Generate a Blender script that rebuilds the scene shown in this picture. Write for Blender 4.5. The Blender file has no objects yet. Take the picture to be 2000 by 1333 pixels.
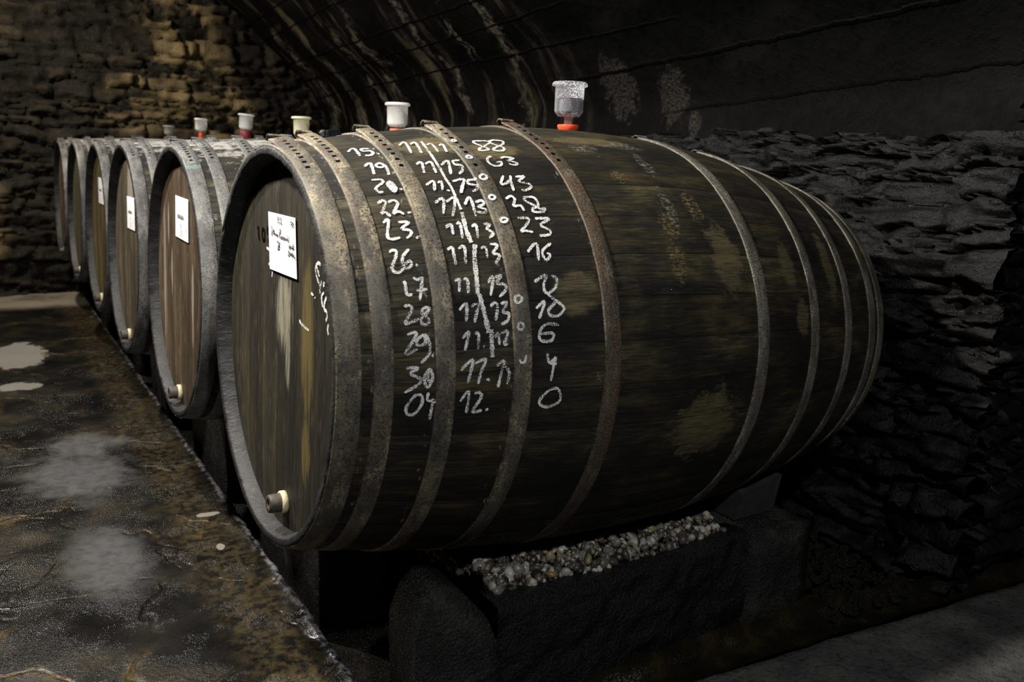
import bpy, math, random
import numpy as np
from mathutils import Matrix, Vector

# ------------------------------------------------------------------ camera, world, lamps, exposure
SC = bpy.context.scene
COL = SC.collection
FLOOR = 0.0
AX = 0.9                       # height of the barrel axis over the cellar floor

F_PX, CX, CY, CZ = 1635.19, -0.5628, -2.0159, 0.4732 + AX
YAW, PIT, ROLL = 0.5680, 0.2127, 0.0394
_F = np.array([math.sin(YAW) * math.cos(PIT), math.cos(YAW) * math.cos(PIT), -math.sin(PIT)])
_R = np.array([math.cos(YAW), -math.sin(YAW), 0.0])
_U = np.cross(_R, _F)
_R2 = math.cos(ROLL) * _R + math.sin(ROLL) * _U
_U2 = -math.sin(ROLL) * _R + math.cos(ROLL) * _U
cam_d = bpy.data.cameras.new('camera')
cam_d.sensor_width = 36.0
cam_d.lens = F_PX / 2000.0 * 36.0
cam_d.clip_start = 0.05
cam_d.dof.use_dof = True
cam_d.dof.focus_distance = 2.25
cam_d.dof.aperture_fstop = 4.0
cam = bpy.data.objects.new('camera', cam_d)
COL.objects.link(cam)
cam.matrix_world = Matrix(((_R2[0], _U2[0], -_F[0], CX), (_R2[1], _U2[1], -_F[1], CY),
                           (_R2[2], _U2[2], -_F[2], CZ), (0, 0, 0, 1)))
SC.camera = cam

w = bpy.data.worlds.new('world')
SC.world = w
w.use_nodes = True
w.node_tree.nodes['Background'].inputs[0].default_value = (0.6, 0.7, 1.0, 1)
w.node_tree.nodes['Background'].inputs[1].default_value = 0.0

SC.view_settings.view_transform = 'Standard'
SC.view_settings.look = 'None'
SC.view_settings.gamma = 1.0
SC.view_settings.use_curve_mapping = False
SC.view_settings.exposure = 0.0
SC.cycles.use_denoising = False


def lamp(name, loc, target, size, watt, col=(1, 0.93, 0.82), spread=180):
    d = bpy.data.lights.new(name, 'AREA')
    d.shape = 'DISK'
    d.size = size
    d.energy = watt
    d.color = col
    d.spread = math.radians(spread)
    o = bpy.data.objects.new(name, d)
    o.location = loc
    v = Vector(target) - Vector(loc)
    o.rotation_euler = v.to_track_quat('-Z', 'Y').to_euler()
    COL.objects.link(o)
    return o


# ceiling lamps along the aisle (they hang above the picture)
lamp('ceiling_lamp_near', (-0.75, 0.05, 2.8), (0.55, -0.4, 0.6), 0.14, 112, (1, 0.94, 0.85))
lamp('ceiling_lamp_middle', (-0.95, 2.3, 2.8), (0.1, 1.6, 0.4), 0.12, 80, (1, 0.94, 0.86))
lamp('ceiling_lamp_far', (-0.6, 5.0, 2.8), (0.6, 5.8, 1.0), 0.14, 62, (1, 0.9, 0.76))
lamp('ceiling_lamp_entrance', (-0.35, -2.6, 2.75), (1.0, -0.5, 0.8), 0.14, 36, (0.95, 0.97, 1.0))

# ------------------------------------------------------------------ helpers
def link(o, parent=None):
    COL.objects.link(o)
    if parent:
        o.parent = parent
    return o


def mesh(name, V, Fc, mats, parent=None, uv=None, mi=None, smooth=True, attrs=None):
    me = bpy.data.meshes.new(name)
    me.from_pydata([tuple(map(float, v)) for v in V], [], [tuple(map(int, f)) for f in Fc])
    if not isinstance(mats, (list, tuple)):
        mats = [mats]
    for m in mats:
        me.materials.append(m)
    n = len(me.polygons)
    if uv is not None:           # per-loop list, or per-vertex array
        lay = me.uv_layers.new(name='UVMap')
        uv = np.asarray(uv, dtype=np.float32)
        if len(uv) == len(V) and len(uv) != len(me.loops):
            idx = np.empty(len(me.loops), dtype=np.int32)
            me.loops.foreach_get('vertex_index', idx)
            uv = uv[idx]
        lay.data.foreach_set('uv', uv.ravel())
    if mi is not None:
        me.polygons.foreach_set('material_index', np.asarray(mi, dtype=np.int32))
    me.polygons.foreach_set('use_smooth', np.full(n, bool(smooth)))
    if attrs:
        for k, a in attrs.items():
            at = me.attributes.new(k, 'FLOAT', 'POINT')
            at.data.foreach_set('value', np.asarray(a, dtype=np.float32))
    me.update()
    return link(bpy.data.objects.new(name, me), parent)


def tag(o, label, cat, group=None, kind=None):
    o['label'] = label
    o['category'] = cat
    if group:
        o['group'] = group
    if kind:
        o['kind'] = kind
    return o


def structure(o, label=None, cat=None):
    o['kind'] = 'structure'
    if label:
        o['label'] = label
    if cat:
        o['category'] = cat
    return o


def empty(name, loc, rot=(0, 0, 0), parent=None):
    o = bpy.data.objects.new(name, None)
    o.empty_display_size = 0.1
    o.location = loc
    o.rotation_euler = rot
    return link(o, parent)


def grid_faces(nu, nv, wrap_v=False):
    f = []
    for i in range(nu - 1):
        for j in range(nv if wrap_v else nv - 1):
            j2 = (j + 1) % nv
            f.append((i * nv + j, i * nv + j2, (i + 1) * nv + j2, (i + 1) * nv + j))
    return f


# small value-noise for geometry
def vnoise(x, y, seed=0, z=None):
    x = np.asarray(x, float); y = np.asarray(y, float)
    xi = np.floor(x).astype(np.int64); yi = np.floor(y).astype(np.int64)
    fx = x - xi; fy = y - yi
    fx = fx * fx * (3 - 2 * fx); fy = fy * fy * (3 - 2 * fy)

    def h(a, b):
        n = (a * 374761393 + b * 668265263 + seed * 974634777) & 0x7fffffff
        n = ((n ^ (n >> 13)) * 1274126177) & 0x7fffffff
        n = (n ^ (n >> 16)) & 0xffff
        return n / 65535.0
    return ((h(xi, yi) * (1 - fx) + h(xi + 1, yi) * fx) * (1 - fy) +
            (h(xi, yi + 1) * (1 - fx) + h(xi + 1, yi + 1) * fx) * fy)


def fbm(x, y, seed=0, oct=4):
    s = 0; a = 0.5; t = 0
    for k in range(oct):
        s = s + a * vnoise(np.asarray(x) * 2 ** k, np.asarray(y) * 2 ** k, seed + k * 17)
        t += a
        a *= 0.5
    return s / t


# ------------------------------------------------------------------ material builder
class G:
    def __init__(s, name):
        s.m = bpy.data.materials.new(name)
        s.m.use_nodes = True
        s.nt = s.m.node_tree
        s.b = s.nt.nodes['Principled BSDF']
        s.out = s.nt.nodes['Material Output']

    def node(s, typ, ins=None, **props):
        n = s.nt.nodes.new(typ)
        for k, v in props.items():
            setattr(n, k, v)
        for k, v in (ins or {}).items():
            s.put(n.inputs[k], v)
        return n

    def put(s, sock, v):
        if isinstance(v, bpy.types.NodeSocket):
            s.nt.links.new(v, sock)
        elif v is not None:
            if sock.type == 'RGBA' and len(v) == 3:
                v = (*v, 1)
            sock.default_value = v

    def set(s, **kw):
        for k, v in kw.items():
            s.put(s.b.inputs[k.replace('_', ' ')], v)

    def uv(s):
        return s.node('ShaderNodeTexCoord').outputs['UV']

    def obj(s):
        return s.node('ShaderNodeTexCoord').outputs['Object']

    def attr(s, name):
        return s.node('ShaderNodeAttribute', attribute_name=name).outputs['Fac']

    def sep(s, v):
        return s.node('ShaderNodeSeparateXYZ', {0: v}).outputs

    def comb(s, x, y=0.0, z=0.0):
        return s.node('ShaderNodeCombineXYZ', {0: x, 1: y, 2: z}).outputs[0]

    def scale(s, v, k, off=(0, 0, 0)):
        return s.node('ShaderNodeMapping', {'Vector': v, 'Scale': k, 'Location': off}).outputs[0]

    def math(s, op, a, b=0.0, c=0.0):
        return s.node('ShaderNodeMath', {0: a, 1: b, 2: c}, operation=op).outputs[0]

    def noise(s, v, sc=1.0, det=4.0, rough=0.55, dist=0.0):
        return s.node('ShaderNodeTexNoise', {'Vector': v, 'Scale': sc, 'Detail': det, 'Roughness': rough,
                                             'Distortion': dist}).outputs['Fac']

    def voro(s, v, sc=1.0, feature='F1', out='Distance', rnd=1.0):
        return s.node('ShaderNodeTexVoronoi', {'Vector': v, 'Scale': sc, 'Randomness': rnd},
                      feature=feature).outputs[out]

    def sm(s, x, a, b, lo=0.0, hi=1.0):
        return s.node('ShaderNodeMapRange', {0: x, 1: a, 2: b, 3: lo, 4: hi}, clamp=True,
                      interpolation_type='SMOOTHSTEP').outputs[0]

    def mix(s, f, a, b):
        n = s.node('ShaderNodeMix', data_type='RGBA')
        s.put(n.inputs[0], f)
        s.put(n.inputs[6], a)
        s.put(n.inputs[7], b)
        return n.outputs[2]

    def mul(s, f, a, b):
        n = s.node('ShaderNodeMix', data_type='RGBA', blend_type='MULTIPLY')
        s.put(n.inputs[0], f)
        s.put(n.inputs[6], a)
        s.put(n.inputs[7], b)
        return n.outputs[2]

    def ramp(s, f, stops):
        n = s.node('ShaderNodeValToRGB', {0: f})
        cr = n.color_ramp
        while len(cr.elements) < len(stops):
            cr.elements.new(0.5)
        for e, (p, c) in zip(cr.elements, stops):
            e.position = p
            e.color = (*c, 1)
        return n.outputs[0]

    def bump(s, h, strength=0.5, dist=0.01, normal=None):
        n = s.node('ShaderNodeBump', {'Height': h, 'Strength': strength, 'Distance': dist})
        if normal is not None:
            s.put(n.inputs['Normal'], normal)
        return n.outputs[0]

    def patch(s, x, y, cx, cy, rx, ry, wob=None, k=0.7, a=1.0, b=0.6):
        dx = s.math('DIVIDE', s.math('SUBTRACT', x, cx), rx)
        dy = s.math('DIVIDE', s.math('SUBTRACT', y, cy), ry)
        d = s.math('SQRT', s.math('ADD', s.math('MULTIPLY', dx, dx), s.math('MULTIPLY', dy, dy)))
        if wob is not None:
            d = s.math('ADD', d, s.math('MULTIPLY', s.math('SUBTRACT', wob, 0.5), k * 2))
        return s.sm(d, a, b)


def mx(g, *masks):
    r = masks[0]
    for m in masks[1:]:
        r = g.math('MAXIMUM', r, m)
    return r


# ------------------------------------------------------------------ materials
def mat_staves(name, chalky=False, mould=0.0, dark=1.0):
    g = G(name)
    uv = g.uv()
    u, v = g.sep(uv)[0], g.sep(uv)[1]
    blotch = g.noise(g.scale(uv, (3.2, 5.0, 1)), 1, 5, 0.6, 0.4)
    streak = g.noise(g.scale(uv, (5.0, 34.0, 1)), 1, 6, 0.7, 0.3)
    grain = g.noise(g.scale(uv, (16.0, 260.0, 1)), 1, 4, 0.65)
    mixf = g.math('ADD', g.math('MULTIPLY', blotch, 0.5), g.math('MULTIPLY', streak, 0.5))
    c = g.ramp(mixf, [(0.36, (0.003, 0.0028, 0.0026)), (0.47, (0.0085, 0.0075, 0.0052)),
                      (0.54, (0.026, 0.022, 0.0115)), (0.62, (0.075, 0.061, 0.029)), (0.74, (0.16, 0.135, 0.075))])
    c = g.mix(g.math('MULTIPLY', g.sm(grain, 0.52, 0.72, 0, 0.6), g.sm(blotch, 0.35, 0.6, 0.2, 1.0)), c, (0.075, 0.066, 0.042))
    c = g.mul(g.sm(grain, 0.50, 0.36, 0, 0.75), c, (0.3, 0.3, 0.3))
    # every stave has a tone of its own
    per = 2 * math.pi * 0.55 / 36
    st = g.math('FLOOR', g.math('DIVIDE', v, per))
    wn = g.node('ShaderNodeTexWhiteNoise', {'W': st}, noise_dimensions='1D').outputs['Value']
    c = g.mul(1.0, c, g.ramp(wn, [(0, (0.6, 0.58, 0.55)), (1, (1.35, 1.32, 1.25))]))
    fr = g.math('FRACT', g.math('DIVIDE', v, per))
    seam = g.sm(g.math('ABSOLUTE', g.math('SUBTRACT', fr, 0.5)), 0.478, 0.496)
    c = g.mul(seam, c, (0.4, 0.4, 0.4))
    wob = g.noise(g.scale(uv, (22, 40, 1)), 1, 7, 0.8, 0.6)
    brk = g.sm(g.noise(g.scale(uv, (60, 150, 1)), 1, 5, 0.8), 0.49, 0.6)
    if chalky:
        tan = mx(g, g.patch(u, v, 0.545, 1.525, 0.075, 0.055, wob), g.patch(u, v, 1.268, 1.46, 0.035, 0.075, wob),
                 g.patch(u, v, 1.305, 1.60, 0.035, 0.06, wob), g.patch(u, v, 0.80, 1.05, 0.15, 0.035, wob),
                 g.patch(u, v, 0.33, 1.06, 0.11, 0.06, wob), g.patch(u, v, 0.47, 1.11, 0.08, 0.05, wob), g.patch(u, v, 1.02, 1.45, 0.06, 0.10, wob, 1.2), g.patch(u, v, 1.48, 1.45, 0.03, 0.14, wob, 1.1), g.patch(u, v, 0.95, 1.85, 0.12, 0.10, wob, 1.3))
        c = g.mix(g.math('MULTIPLY', tan, g.sm(grain, 0.35, 0.6, 0.25, 0.85)), c, (0.115, 0.093, 0.045))
        moss = mx(g, g.patch(u, v, 0.78, 1.22, 0.03, 0.022, wob, 1.3), g.patch(u, v, 0.86, 1.36, 0.035, 0.05, wob, 1.3),
                  g.patch(u, v, 0.97, 1.31, 0.03, 0.06, wob, 1.3), g.patch(u, v, 0.85, 1.46, 0.03, 0.06, wob, 1.3))
        c = g.mix(g.math('MULTIPLY', moss, g.math('MULTIPLY', brk, 0.75)), c, (0.2, 0.155, 0.06))
        lime = mx(g, g.patch(u, v, 0.745, 1.10, 0.05, 0.028, wob, 0.9), g.patch(u, v, 0.90, 1.07, 0.07, 0.03, wob, 0.9),
                  g.patch(u, v, 0.90, 1.16, 0.022, 0.07, wob, 1.0), g.patch(u, v, 0.885, 1.31, 0.022, 0.075, wob, 1.2))
        c = g.mix(g.math('MULTIPLY', lime, g.math('MULTIPLY', brk, 0.6)), c, (0.25, 0.24, 0.215))
        edge = g.noise(g.scale(uv, (60, 25, 1)), 1, 4, 0.7)
        near = None
        for xe in (0.071, 0.20, 0.372, 0.60):
            m = g.sm(g.math('ABSOLUTE', g.math('SUBTRACT', u, xe - 0.006)), 0.014, 0.002)
            near = m if near is None else g.math('MAXIMUM', near, m)
        c = g.mix(g.math('MULTIPLY', near, g.sm(edge, 0.58, 0.7, 0, 0.6)), c, (0.36, 0.34, 0.29))
    if mould > 0:
        c = g.mul(0.9, c, (0.78, 0.84, 1.0))
        mm = g.noise(g.scale(uv, (14, 18, 1)), 1, 6, 0.7)
        top = g.sm(g.math('ABSOLUTE', g.math('SUBTRACT', v, 0.864)), 0.34, 0.05)
        f = g.math('MULTIPLY', g.sm(g.math('ADD', mm, g.math('MULTIPLY', top, 0.22)), 0.56, 0.74), mould)
        c = g.mix(f, c, (0.36, 0.345, 0.33))
    if dark != 1.0:
        c = g.mul(1.0, c, (dark, dark, dark))
    h = g.math('ADD', g.math('MULTIPLY', grain, 0.5), g.math('MULTIPLY', streak, 0.8))
    h = g.math('SUBTRACT', h, g.math('MULTIPLY', seam, 0.7))
    g.set(Base_Color=c, Roughness=g.sm(streak, 0.3, 0.7, 0.85, 0.55), Normal=g.bump(h, 0.55, 0.004))
    g.b.inputs['Specular IOR Level'].default_value = 0.3
    return g.m


def mat_endgrain():
    g = G('stave_end_wood')
    o = g.obj()
    n = g.noise(g.scale(o, (14, 14, 14)), 1, 6, 0.65)
    f = g.noise(g.scale(o, (40, 120, 120)), 1, 3, 0.6)
    c = g.ramp(n, [(0.34, (0.004, 0.004, 0.004)), (0.54, (0.010, 0.0106, 0.0108)), (0.76, (0.032, 0.033, 0.032))])
    c = g.mix(g.sm(f, 0.62, 0.78, 0, 0.45), c, (0.22, 0.21, 0.19))
    g.set(Base_Color=c, Roughness=0.6, Normal=g.bump(g.math('ADD', n, f), 0.6, 0.004))
    return g.m


def mat_head(name, cols, seams=0.125, pale=None, extra=None):
    g = G(name)
    uv = g.uv()
    y, z = g.sep(uv)[0], g.sep(uv)[1]
    s1 = g.noise(g.scale(uv, (13, 1.3, 1)), 1, 5, 0.6, 0.3)
    s2 = g.noise(g.scale(uv, (70, 5.5, 1)), 1, 5, 0.7, 0.2)
    s3 = g.noise(g.scale(uv, (190, 14, 1)), 1, 3, 0.6)
    f = g.math('ADD', g.math('MULTIPLY', s1, 0.6), g.math('MULTIPLY', s2, 0.4))
    c = g.ramp(f, [(0.33, cols[0]), (0.5, cols[1]), (0.62, cols[2]), (0.75, cols[3])])
    c = g.mix(g.math('MULTIPLY', g.sm(s3, 0.54, 0.7, 0, 0.85), g.sm(g.noise(g.scale(uv, (9, 4, 1)), 1, 4, 0.6), 0.4, 0.62, 0.1, 1.0)), c, cols[3])
    c = g.mul(g.sm(s3, 0.48, 0.34, 0, 0.7), c, (0.35, 0.35, 0.35))
    pl = g.math('FLOOR', g.math('DIVIDE', y, seams))
    wn = g.node('ShaderNodeTexWhiteNoise', {'W': pl}, noise_dimensions='1D').outputs['Value']
    c = g.mul(1.0, c, g.ramp(wn, [(0, (0.72, 0.7, 0.68)), (1, (1.25, 1.25, 1.2))]))
    fr = g.math('FRACT', g.math('DIVIDE', y, seams))
    seam = g.sm(g.math('ABSOLUTE', g.math('SUBTRACT', fr, 0.5)), 0.487, 0.497)
    c = g.mul(seam, c, (0.2, 0.2, 0.2))
    wob = g.noise(g.scale(uv, (60, 7, 1)), 1, 5, 0.7)
    if extra == 'near':
        dr = mx(g, g.patch(y, z, -0.043, 0.10, 0.07, 0.11, wob, 0.9), g.patch(y, z, -0.078, 0.0, 0.02, 0.10, wob, 1.0))
        c = g.mix(g.math('MULTIPLY', dr, g.sm(s2, 0.3, 0.62, 0.1, 0.75)), c, (0.32, 0.30, 0.22))
        ol = mx(g, g.patch(y, z, -0.215, 0.05, 0.05, 0.22, wob, 0.6), g.patch(y, z, -0.22, -0.2, 0.03, 0.1, wob, 0.9))
        c = g.mix(g.math('MULTIPLY', ol, g.sm(s2, 0.3, 0.6, 0.15, 0.7)), c, (0.15, 0.115, 0.035))
    if pale:
        pf = mx(g, *[g.patch(y, z, a, b, ra, rb, wob, 0.8) for a, b, ra, rb in pale])
        c = g.mix(g.math('MULTIPLY', pf, 0.7), c, (0.34, 0.30, 0.25))
    h = g.math('SUBTRACT', g.math('ADD', s2, g.math('MULTIPLY', s3, 0.5)), g.math('MULTIPLY', seam, 1.5))
    g.set(Base_Color=c, Roughness=0.62, Normal=g.bump(h, 0.5, 0.003))
    g.b.inputs['Specular IOR Level'].default_value = 0.3
    return g.m


def mat_hoop(name, base, light, rust, rust_amt, green=False):
    g = G(name)
    uv = g.uv()
    u, v = g.sep(uv)[0], g.sep(uv)[1]
    oi = g.node('ShaderNodeObjectInfo').outputs['Random']
    vv = g.comb(u, v, g.math('MULTIPLY', oi, 37.0))
    n1 = g.noise(g.scale(vv, (9, 5, 1)), 1, 5, 0.65)
    n2 = g.noise(g.scale(vv, (260, 260, 1)), 1, 3, 0.7)
    n3 = g.noise(g.scale(vv, (60, 12, 1)), 1, 5, 0.7)
    c = g.ramp(n1, [(0.3, tuple(x * 0.55 for x in base)), (0.5, base), (0.72, light)])
    n4 = g.noise(g.scale(vv, (22, 9, 1), (4, 2, 0)), 1, 5, 0.7)
    c = g.mix(g.math('MULTIPLY', g.sm(n4, 0.5, 0.64), g.sm(n2, 0.42, 0.58, 0.15, 0.95)), c, tuple(min(1, x * 1.35) for x in light))
    c = g.mul(g.sm(n2, 0.5, 0.38, 0, 0.85), c, (0.2, 0.19, 0.17))
    c = g.mul(g.sm(n4, 0.46, 0.34, 0, 0.75), c, (0.4, 0.4, 0.4))
    r = g.sm(n3, 0.62 - 0.3 * rust_amt, 0.72 - 0.2 * rust_amt)
    c = g.mix(g.math('MULTIPLY', r, min(1, 0.35 + rust_amt)), c, g.mix(g.sm(n2, 0.4, 0.62), rust, tuple(min(1, x * 3.2) for x in rust)))
    if green:
        gm = g.patch(u, v, 0.03, 1.14, 0.05, 0.045, n1, 0.5)
        c = g.mix(g.math('MULTIPLY', gm, 0.55), c, (0.16, 0.27, 0.24))
    h = g.math('ADD', g.math('MULTIPLY', n2, 0.6), n3)
    g.set(Base_Color=c, Metallic=0.25, Roughness=g.sm(n2, 0.3, 0.7, 0.5, 0.72), Normal=g.bump(h, 0.35, 0.002))
    return g.m


def mat_plain(name, col, rough=0.6, noise=0.3, sc=60, metal=0.0, bump=0.2):
    g = G(name)
    n = g.noise(g.obj(), sc, 4, 0.6)
    c = g.ramp(n, [(0.25, tuple(x * (1 - noise) for x in col)), (0.75, tuple(min(1, x * (1 + noise)) for x in col))])
    g.set(Base_Color=c, Roughness=rough, Metallic=metal, Normal=g.bump(n, bump, 0.003))
    return g.m


def mat_chalk():
    g = G('chalk')
    uv = g.uv()
    n = g.noise(g.scale(uv, (330, 330, 1)), 1, 4, 0.8)
    g.set(Base_Color=(0.86, 0.85, 0.82), Roughness=0.95)
    t = g.node('ShaderNodeBsdfTransparent')
    m = g.node('ShaderNodeMixShader')
    lo = g.noise(g.scale(uv, (26, 26, 1)), 1, 2, 0.5)
    g.nt.links.new(g.sm(g.math('ADD', n, g.math('MULTIPLY', g.math('SUBTRACT', lo, 0.5), 0.35)), 0.44, 0.52, 0.0, 1.0), m.inputs[0])
    g.nt.links.new(t.outputs[0], m.inputs[1])
    g.nt.links.new(g.b.outputs[0], m.inputs[2])
    g.nt.links.new(m.outputs[0], g.out.inputs[0])
    return g.m


def mat_floor():
    g = G('wet_stone_floor')
    p = g.obj()
    x, y = g.sep(p)[0], g.sep(p)[1]
    wv = g.node('ShaderNodeTexNoise', {'Vector': p, 'Scale': 2.2, 'Detail': 3.0}).outputs['Color']
    pw = g.node('ShaderNodeVectorMath', {0: p, 1: g.node('ShaderNodeVectorMath', {0: wv, 3: 0.55}, operation='SCALE').outputs[0]},
                operation='ADD').outputs[0]
    crack = g.voro(g.scale(pw, (1, 0.8, 1)), 2.6, 'DISTANCE_TO_EDGE')
    n1 = g.noise(p, 3.0, 6, 0.62, 0.3)
    n2 = g.noise(p, 26, 5, 0.68)
    n3 = g.noise(p, 85, 4, 0.72)
    n4 = g.sm(g.noise(p, 4.5, 5, 0.65), 0.42, 0.62)
    c = g.ramp(n1, [(0.34, (0.004, 0.004, 0.004)), (0.52, (0.009, 0.0085, 0.0075)), (0.64, (0.022, 0.017, 0.008)), (0.78, (0.07, 0.05, 0.019))])
    vein = g.math('MULTIPLY', g.math('MULTIPLY', g.sm(crack, 0.075, 0.01), g.sm(n2, 0.4, 0.62, 0.1, 1.0)), g.sm(g.noise(p, 1.7, 3, 0.5), 0.46, 0.62))
    c = g.mix(g.math('MULTIPLY', vein, 0.8), c, (0.085, 0.058, 0.021))
    wob = g.noise(p, 9, 5, 0.65)
    kerbm = g.math('MULTIPLY', g.sm(g.math('ABSOLUTE', g.math('SUBTRACT', x, 0.05)), 0.16, 0.03), g.sm(n2, 0.4, 0.62, 0, 0.8))
    c = g.mix(g.math('MULTIPLY', kerbm, 0.7), c, (0.075, 0.056, 0.026))
    grey = mx(g, g.patch(x, y, -0.29, 0.90, 0.145, 0.36, wob, 0.45, 1.1, 0.35), g.patch(x, y, -0.29, 1.78, 0.24, 0.36, wob, 0.7, 1.1, 0.35),
              g.patch(x, y, -0.25, 2.15, 0.2, 0.2, wob, 0.8, 1.1, 0.35))
    c = g.mix(g.math('MULTIPLY', grey, g.sm(n2, 0.3, 0.6, 0.35, 0.7)), c, (0.095, 0.096, 0.10))
    pud = mx(g, g.patch(x, y, -0.42, 4.2, 0.17, 0.42, wob, 0.6, 1.0, 0.85), g.patch(x, y, -0.45, 3.36, 0.12, 0.10, wob, 0.6, 1.0, 0.85),
             g.patch(x, y, 0.085, 1.12, 0.045, 0.022, n2, 0.9, 1.0, 0.8), g.patch(x, y, 0.06, 0.815, 0.016, 0.026, n2, 0.5, 1.0, 0.8))
    c = g.mix(g.math('MULTIPLY', pud, 0.8), c, (0.26, 0.245, 0.215))
    farp = g.math('MULTIPLY', g.sm(y, 5.85, 6.15), g.sm(n1, 0.3, 0.5, 0.6, 1.0))
    c = g.mix(farp, c, (0.24, 0.205, 0.155))
    wet = g.sm(n1, 0.35, 0.65, 0.2, 0.36)
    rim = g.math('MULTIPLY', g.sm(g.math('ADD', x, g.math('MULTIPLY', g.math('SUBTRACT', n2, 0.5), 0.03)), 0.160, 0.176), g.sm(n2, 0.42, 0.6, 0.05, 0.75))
    c = g.mix(g.math('MULTIPLY', rim, g.sm(g.sep(p)[2], -0.03, -0.01)), c, (0.22, 0.22, 0.25))  # glint along the kerb edge, painted into the colour as a pale bluish strip
    wet = g.math('ADD', wet, g.math('MULTIPLY', mx(g, grey, pud, farp), 0.35))
    h = g.math('ADD', g.math('MULTIPLY', n2, 0.9), g.math('MULTIPLY', g.math('POWER', n3, 2.0), 0.9))
    h = g.math('SUBTRACT', h, g.math('MULTIPLY', g.sm(crack, 0.03, 0.0), 1.3))
    calm = g.math('MULTIPLY', g.math('SUBTRACT', 1.0, g.math('MULTIPLY', mx(g, grey, pud), 0.7)), g.math('ADD', 0.06, g.math('MULTIPLY', n4, 0.8)))
    bp = g.node('ShaderNodeBump', {'Height': h, 'Strength': g.math('MULTIPLY', calm, 0.75), 'Distance': 0.010}).outputs[0]
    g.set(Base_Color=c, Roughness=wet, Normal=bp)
    g.b.inputs['Specular IOR Level'].default_value = 0.3
    return g.m


def mat_concrete(name, cols, sc=6, rough=0.8, bump=0.5, spec=0.3, flecks=True):
    g = G(name)
    p = g.obj()
    n1 = g.noise(p, sc, 6, 0.65)
    n2 = g.noise(p, sc * 12, 4, 0.7)
    n3 = g.noise(p, sc * 45, 2, 0.6)
    c = g.ramp(n1, [(0.3, cols[0]), (0.52, cols[1]), (0.74, cols[2])])
    c = g.mul(g.sm(n2, 0.5, 0.32, 0, 0.8), c, (0.3, 0.3, 0.3))
    if flecks:
        c = g.mix(g.sm(n3, 0.68, 0.78, 0, 0.7), c, tuple(min(1, x * 2.6) for x in cols[2]))
    g.set(Base_Color=c, Roughness=rough, Normal=g.bump(g.math('ADD', n2, g.math('MULTIPLY', n1, 1.4)), bump, 0.012))
    g.b.inputs['Specular IOR Level'].default_value = spec
    return g.m


def mat_stone(name, dark, mid, light, accent, rough=0.45, acc_lo=0.62, band=None, spec=0.5):
    g = G(name)
    p = g.obj()
    st = g.attr('stone')
    jt = g.attr('joint')
    n1 = g.noise(p, 2.4, 5, 0.6)
    n2 = g.noise(p, 14, 6, 0.68)
    n3 = g.noise(p, 70, 4, 0.7)
    f = g.math('ADD', g.math('MULTIPLY', n2, 0.6), g.math('MULTIPLY', st, 0.4))
    c = g.ramp(f, [(0.28, dark), (0.5, mid), (0.74, light)])
    a = g.sm(g.math('ADD', g.math('MULTIPLY', n1, 0.55), g.math('MULTIPLY', n2, 0.45)), acc_lo, acc_lo + 0.1)
    c = g.mix(g.math('MULTIPLY', a, 0.75), c, accent)
    if band is not None:
        x, z = g.sep(p)[0], g.sep(p)[2]
        bm = mx(g, *[g.patch(x, z, *b, g.noise(p, 3.5, 5, 0.6), 1.1, 1.0, 0.3) for b in band])
        bm = g.math('MULTIPLY', bm, g.sm(g.math('ADD', g.math('MULTIPLY', st, 0.5), g.math('MULTIPLY', n2, 0.6)), 0.34, 0.72))
        c = g.mix(g.math('MULTIPLY', bm, 0.85), c, g.mix(n3, (0.23, 0.17, 0.075), (0.40, 0.30, 0.15)))
    c = g.mul(g.sm(g.noise(p, 1.3, 4, 0.6), 0.56, 0.38, 0, 0.72), c, (0.3, 0.3, 0.3))
    c = g.mul(g.sm(n3, 0.48, 0.34, 0, 0.7), c, (0.3, 0.3, 0.3))
    if band is not None:
        c = g.mix(g.math('MULTIPLY', g.sm(g.noise(p, 38, 4, 0.75), 0.55, 0.72), 0.45), c, (0.12, 0.098, 0.065))
    c = g.mul(jt, c, (0.25, 0.25, 0.25))
    g.set(Base_Color=c, Roughness=g.sm(n2, 0.3, 0.7, rough, rough + 0.25),
          Normal=g.bump(g.math('ADD', n2, g.math('MULTIPLY', n3, 0.6)), 0.8, 0.014))
    g.b.inputs['Specular IOR Level'].default_value = spec
    return g.m


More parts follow.
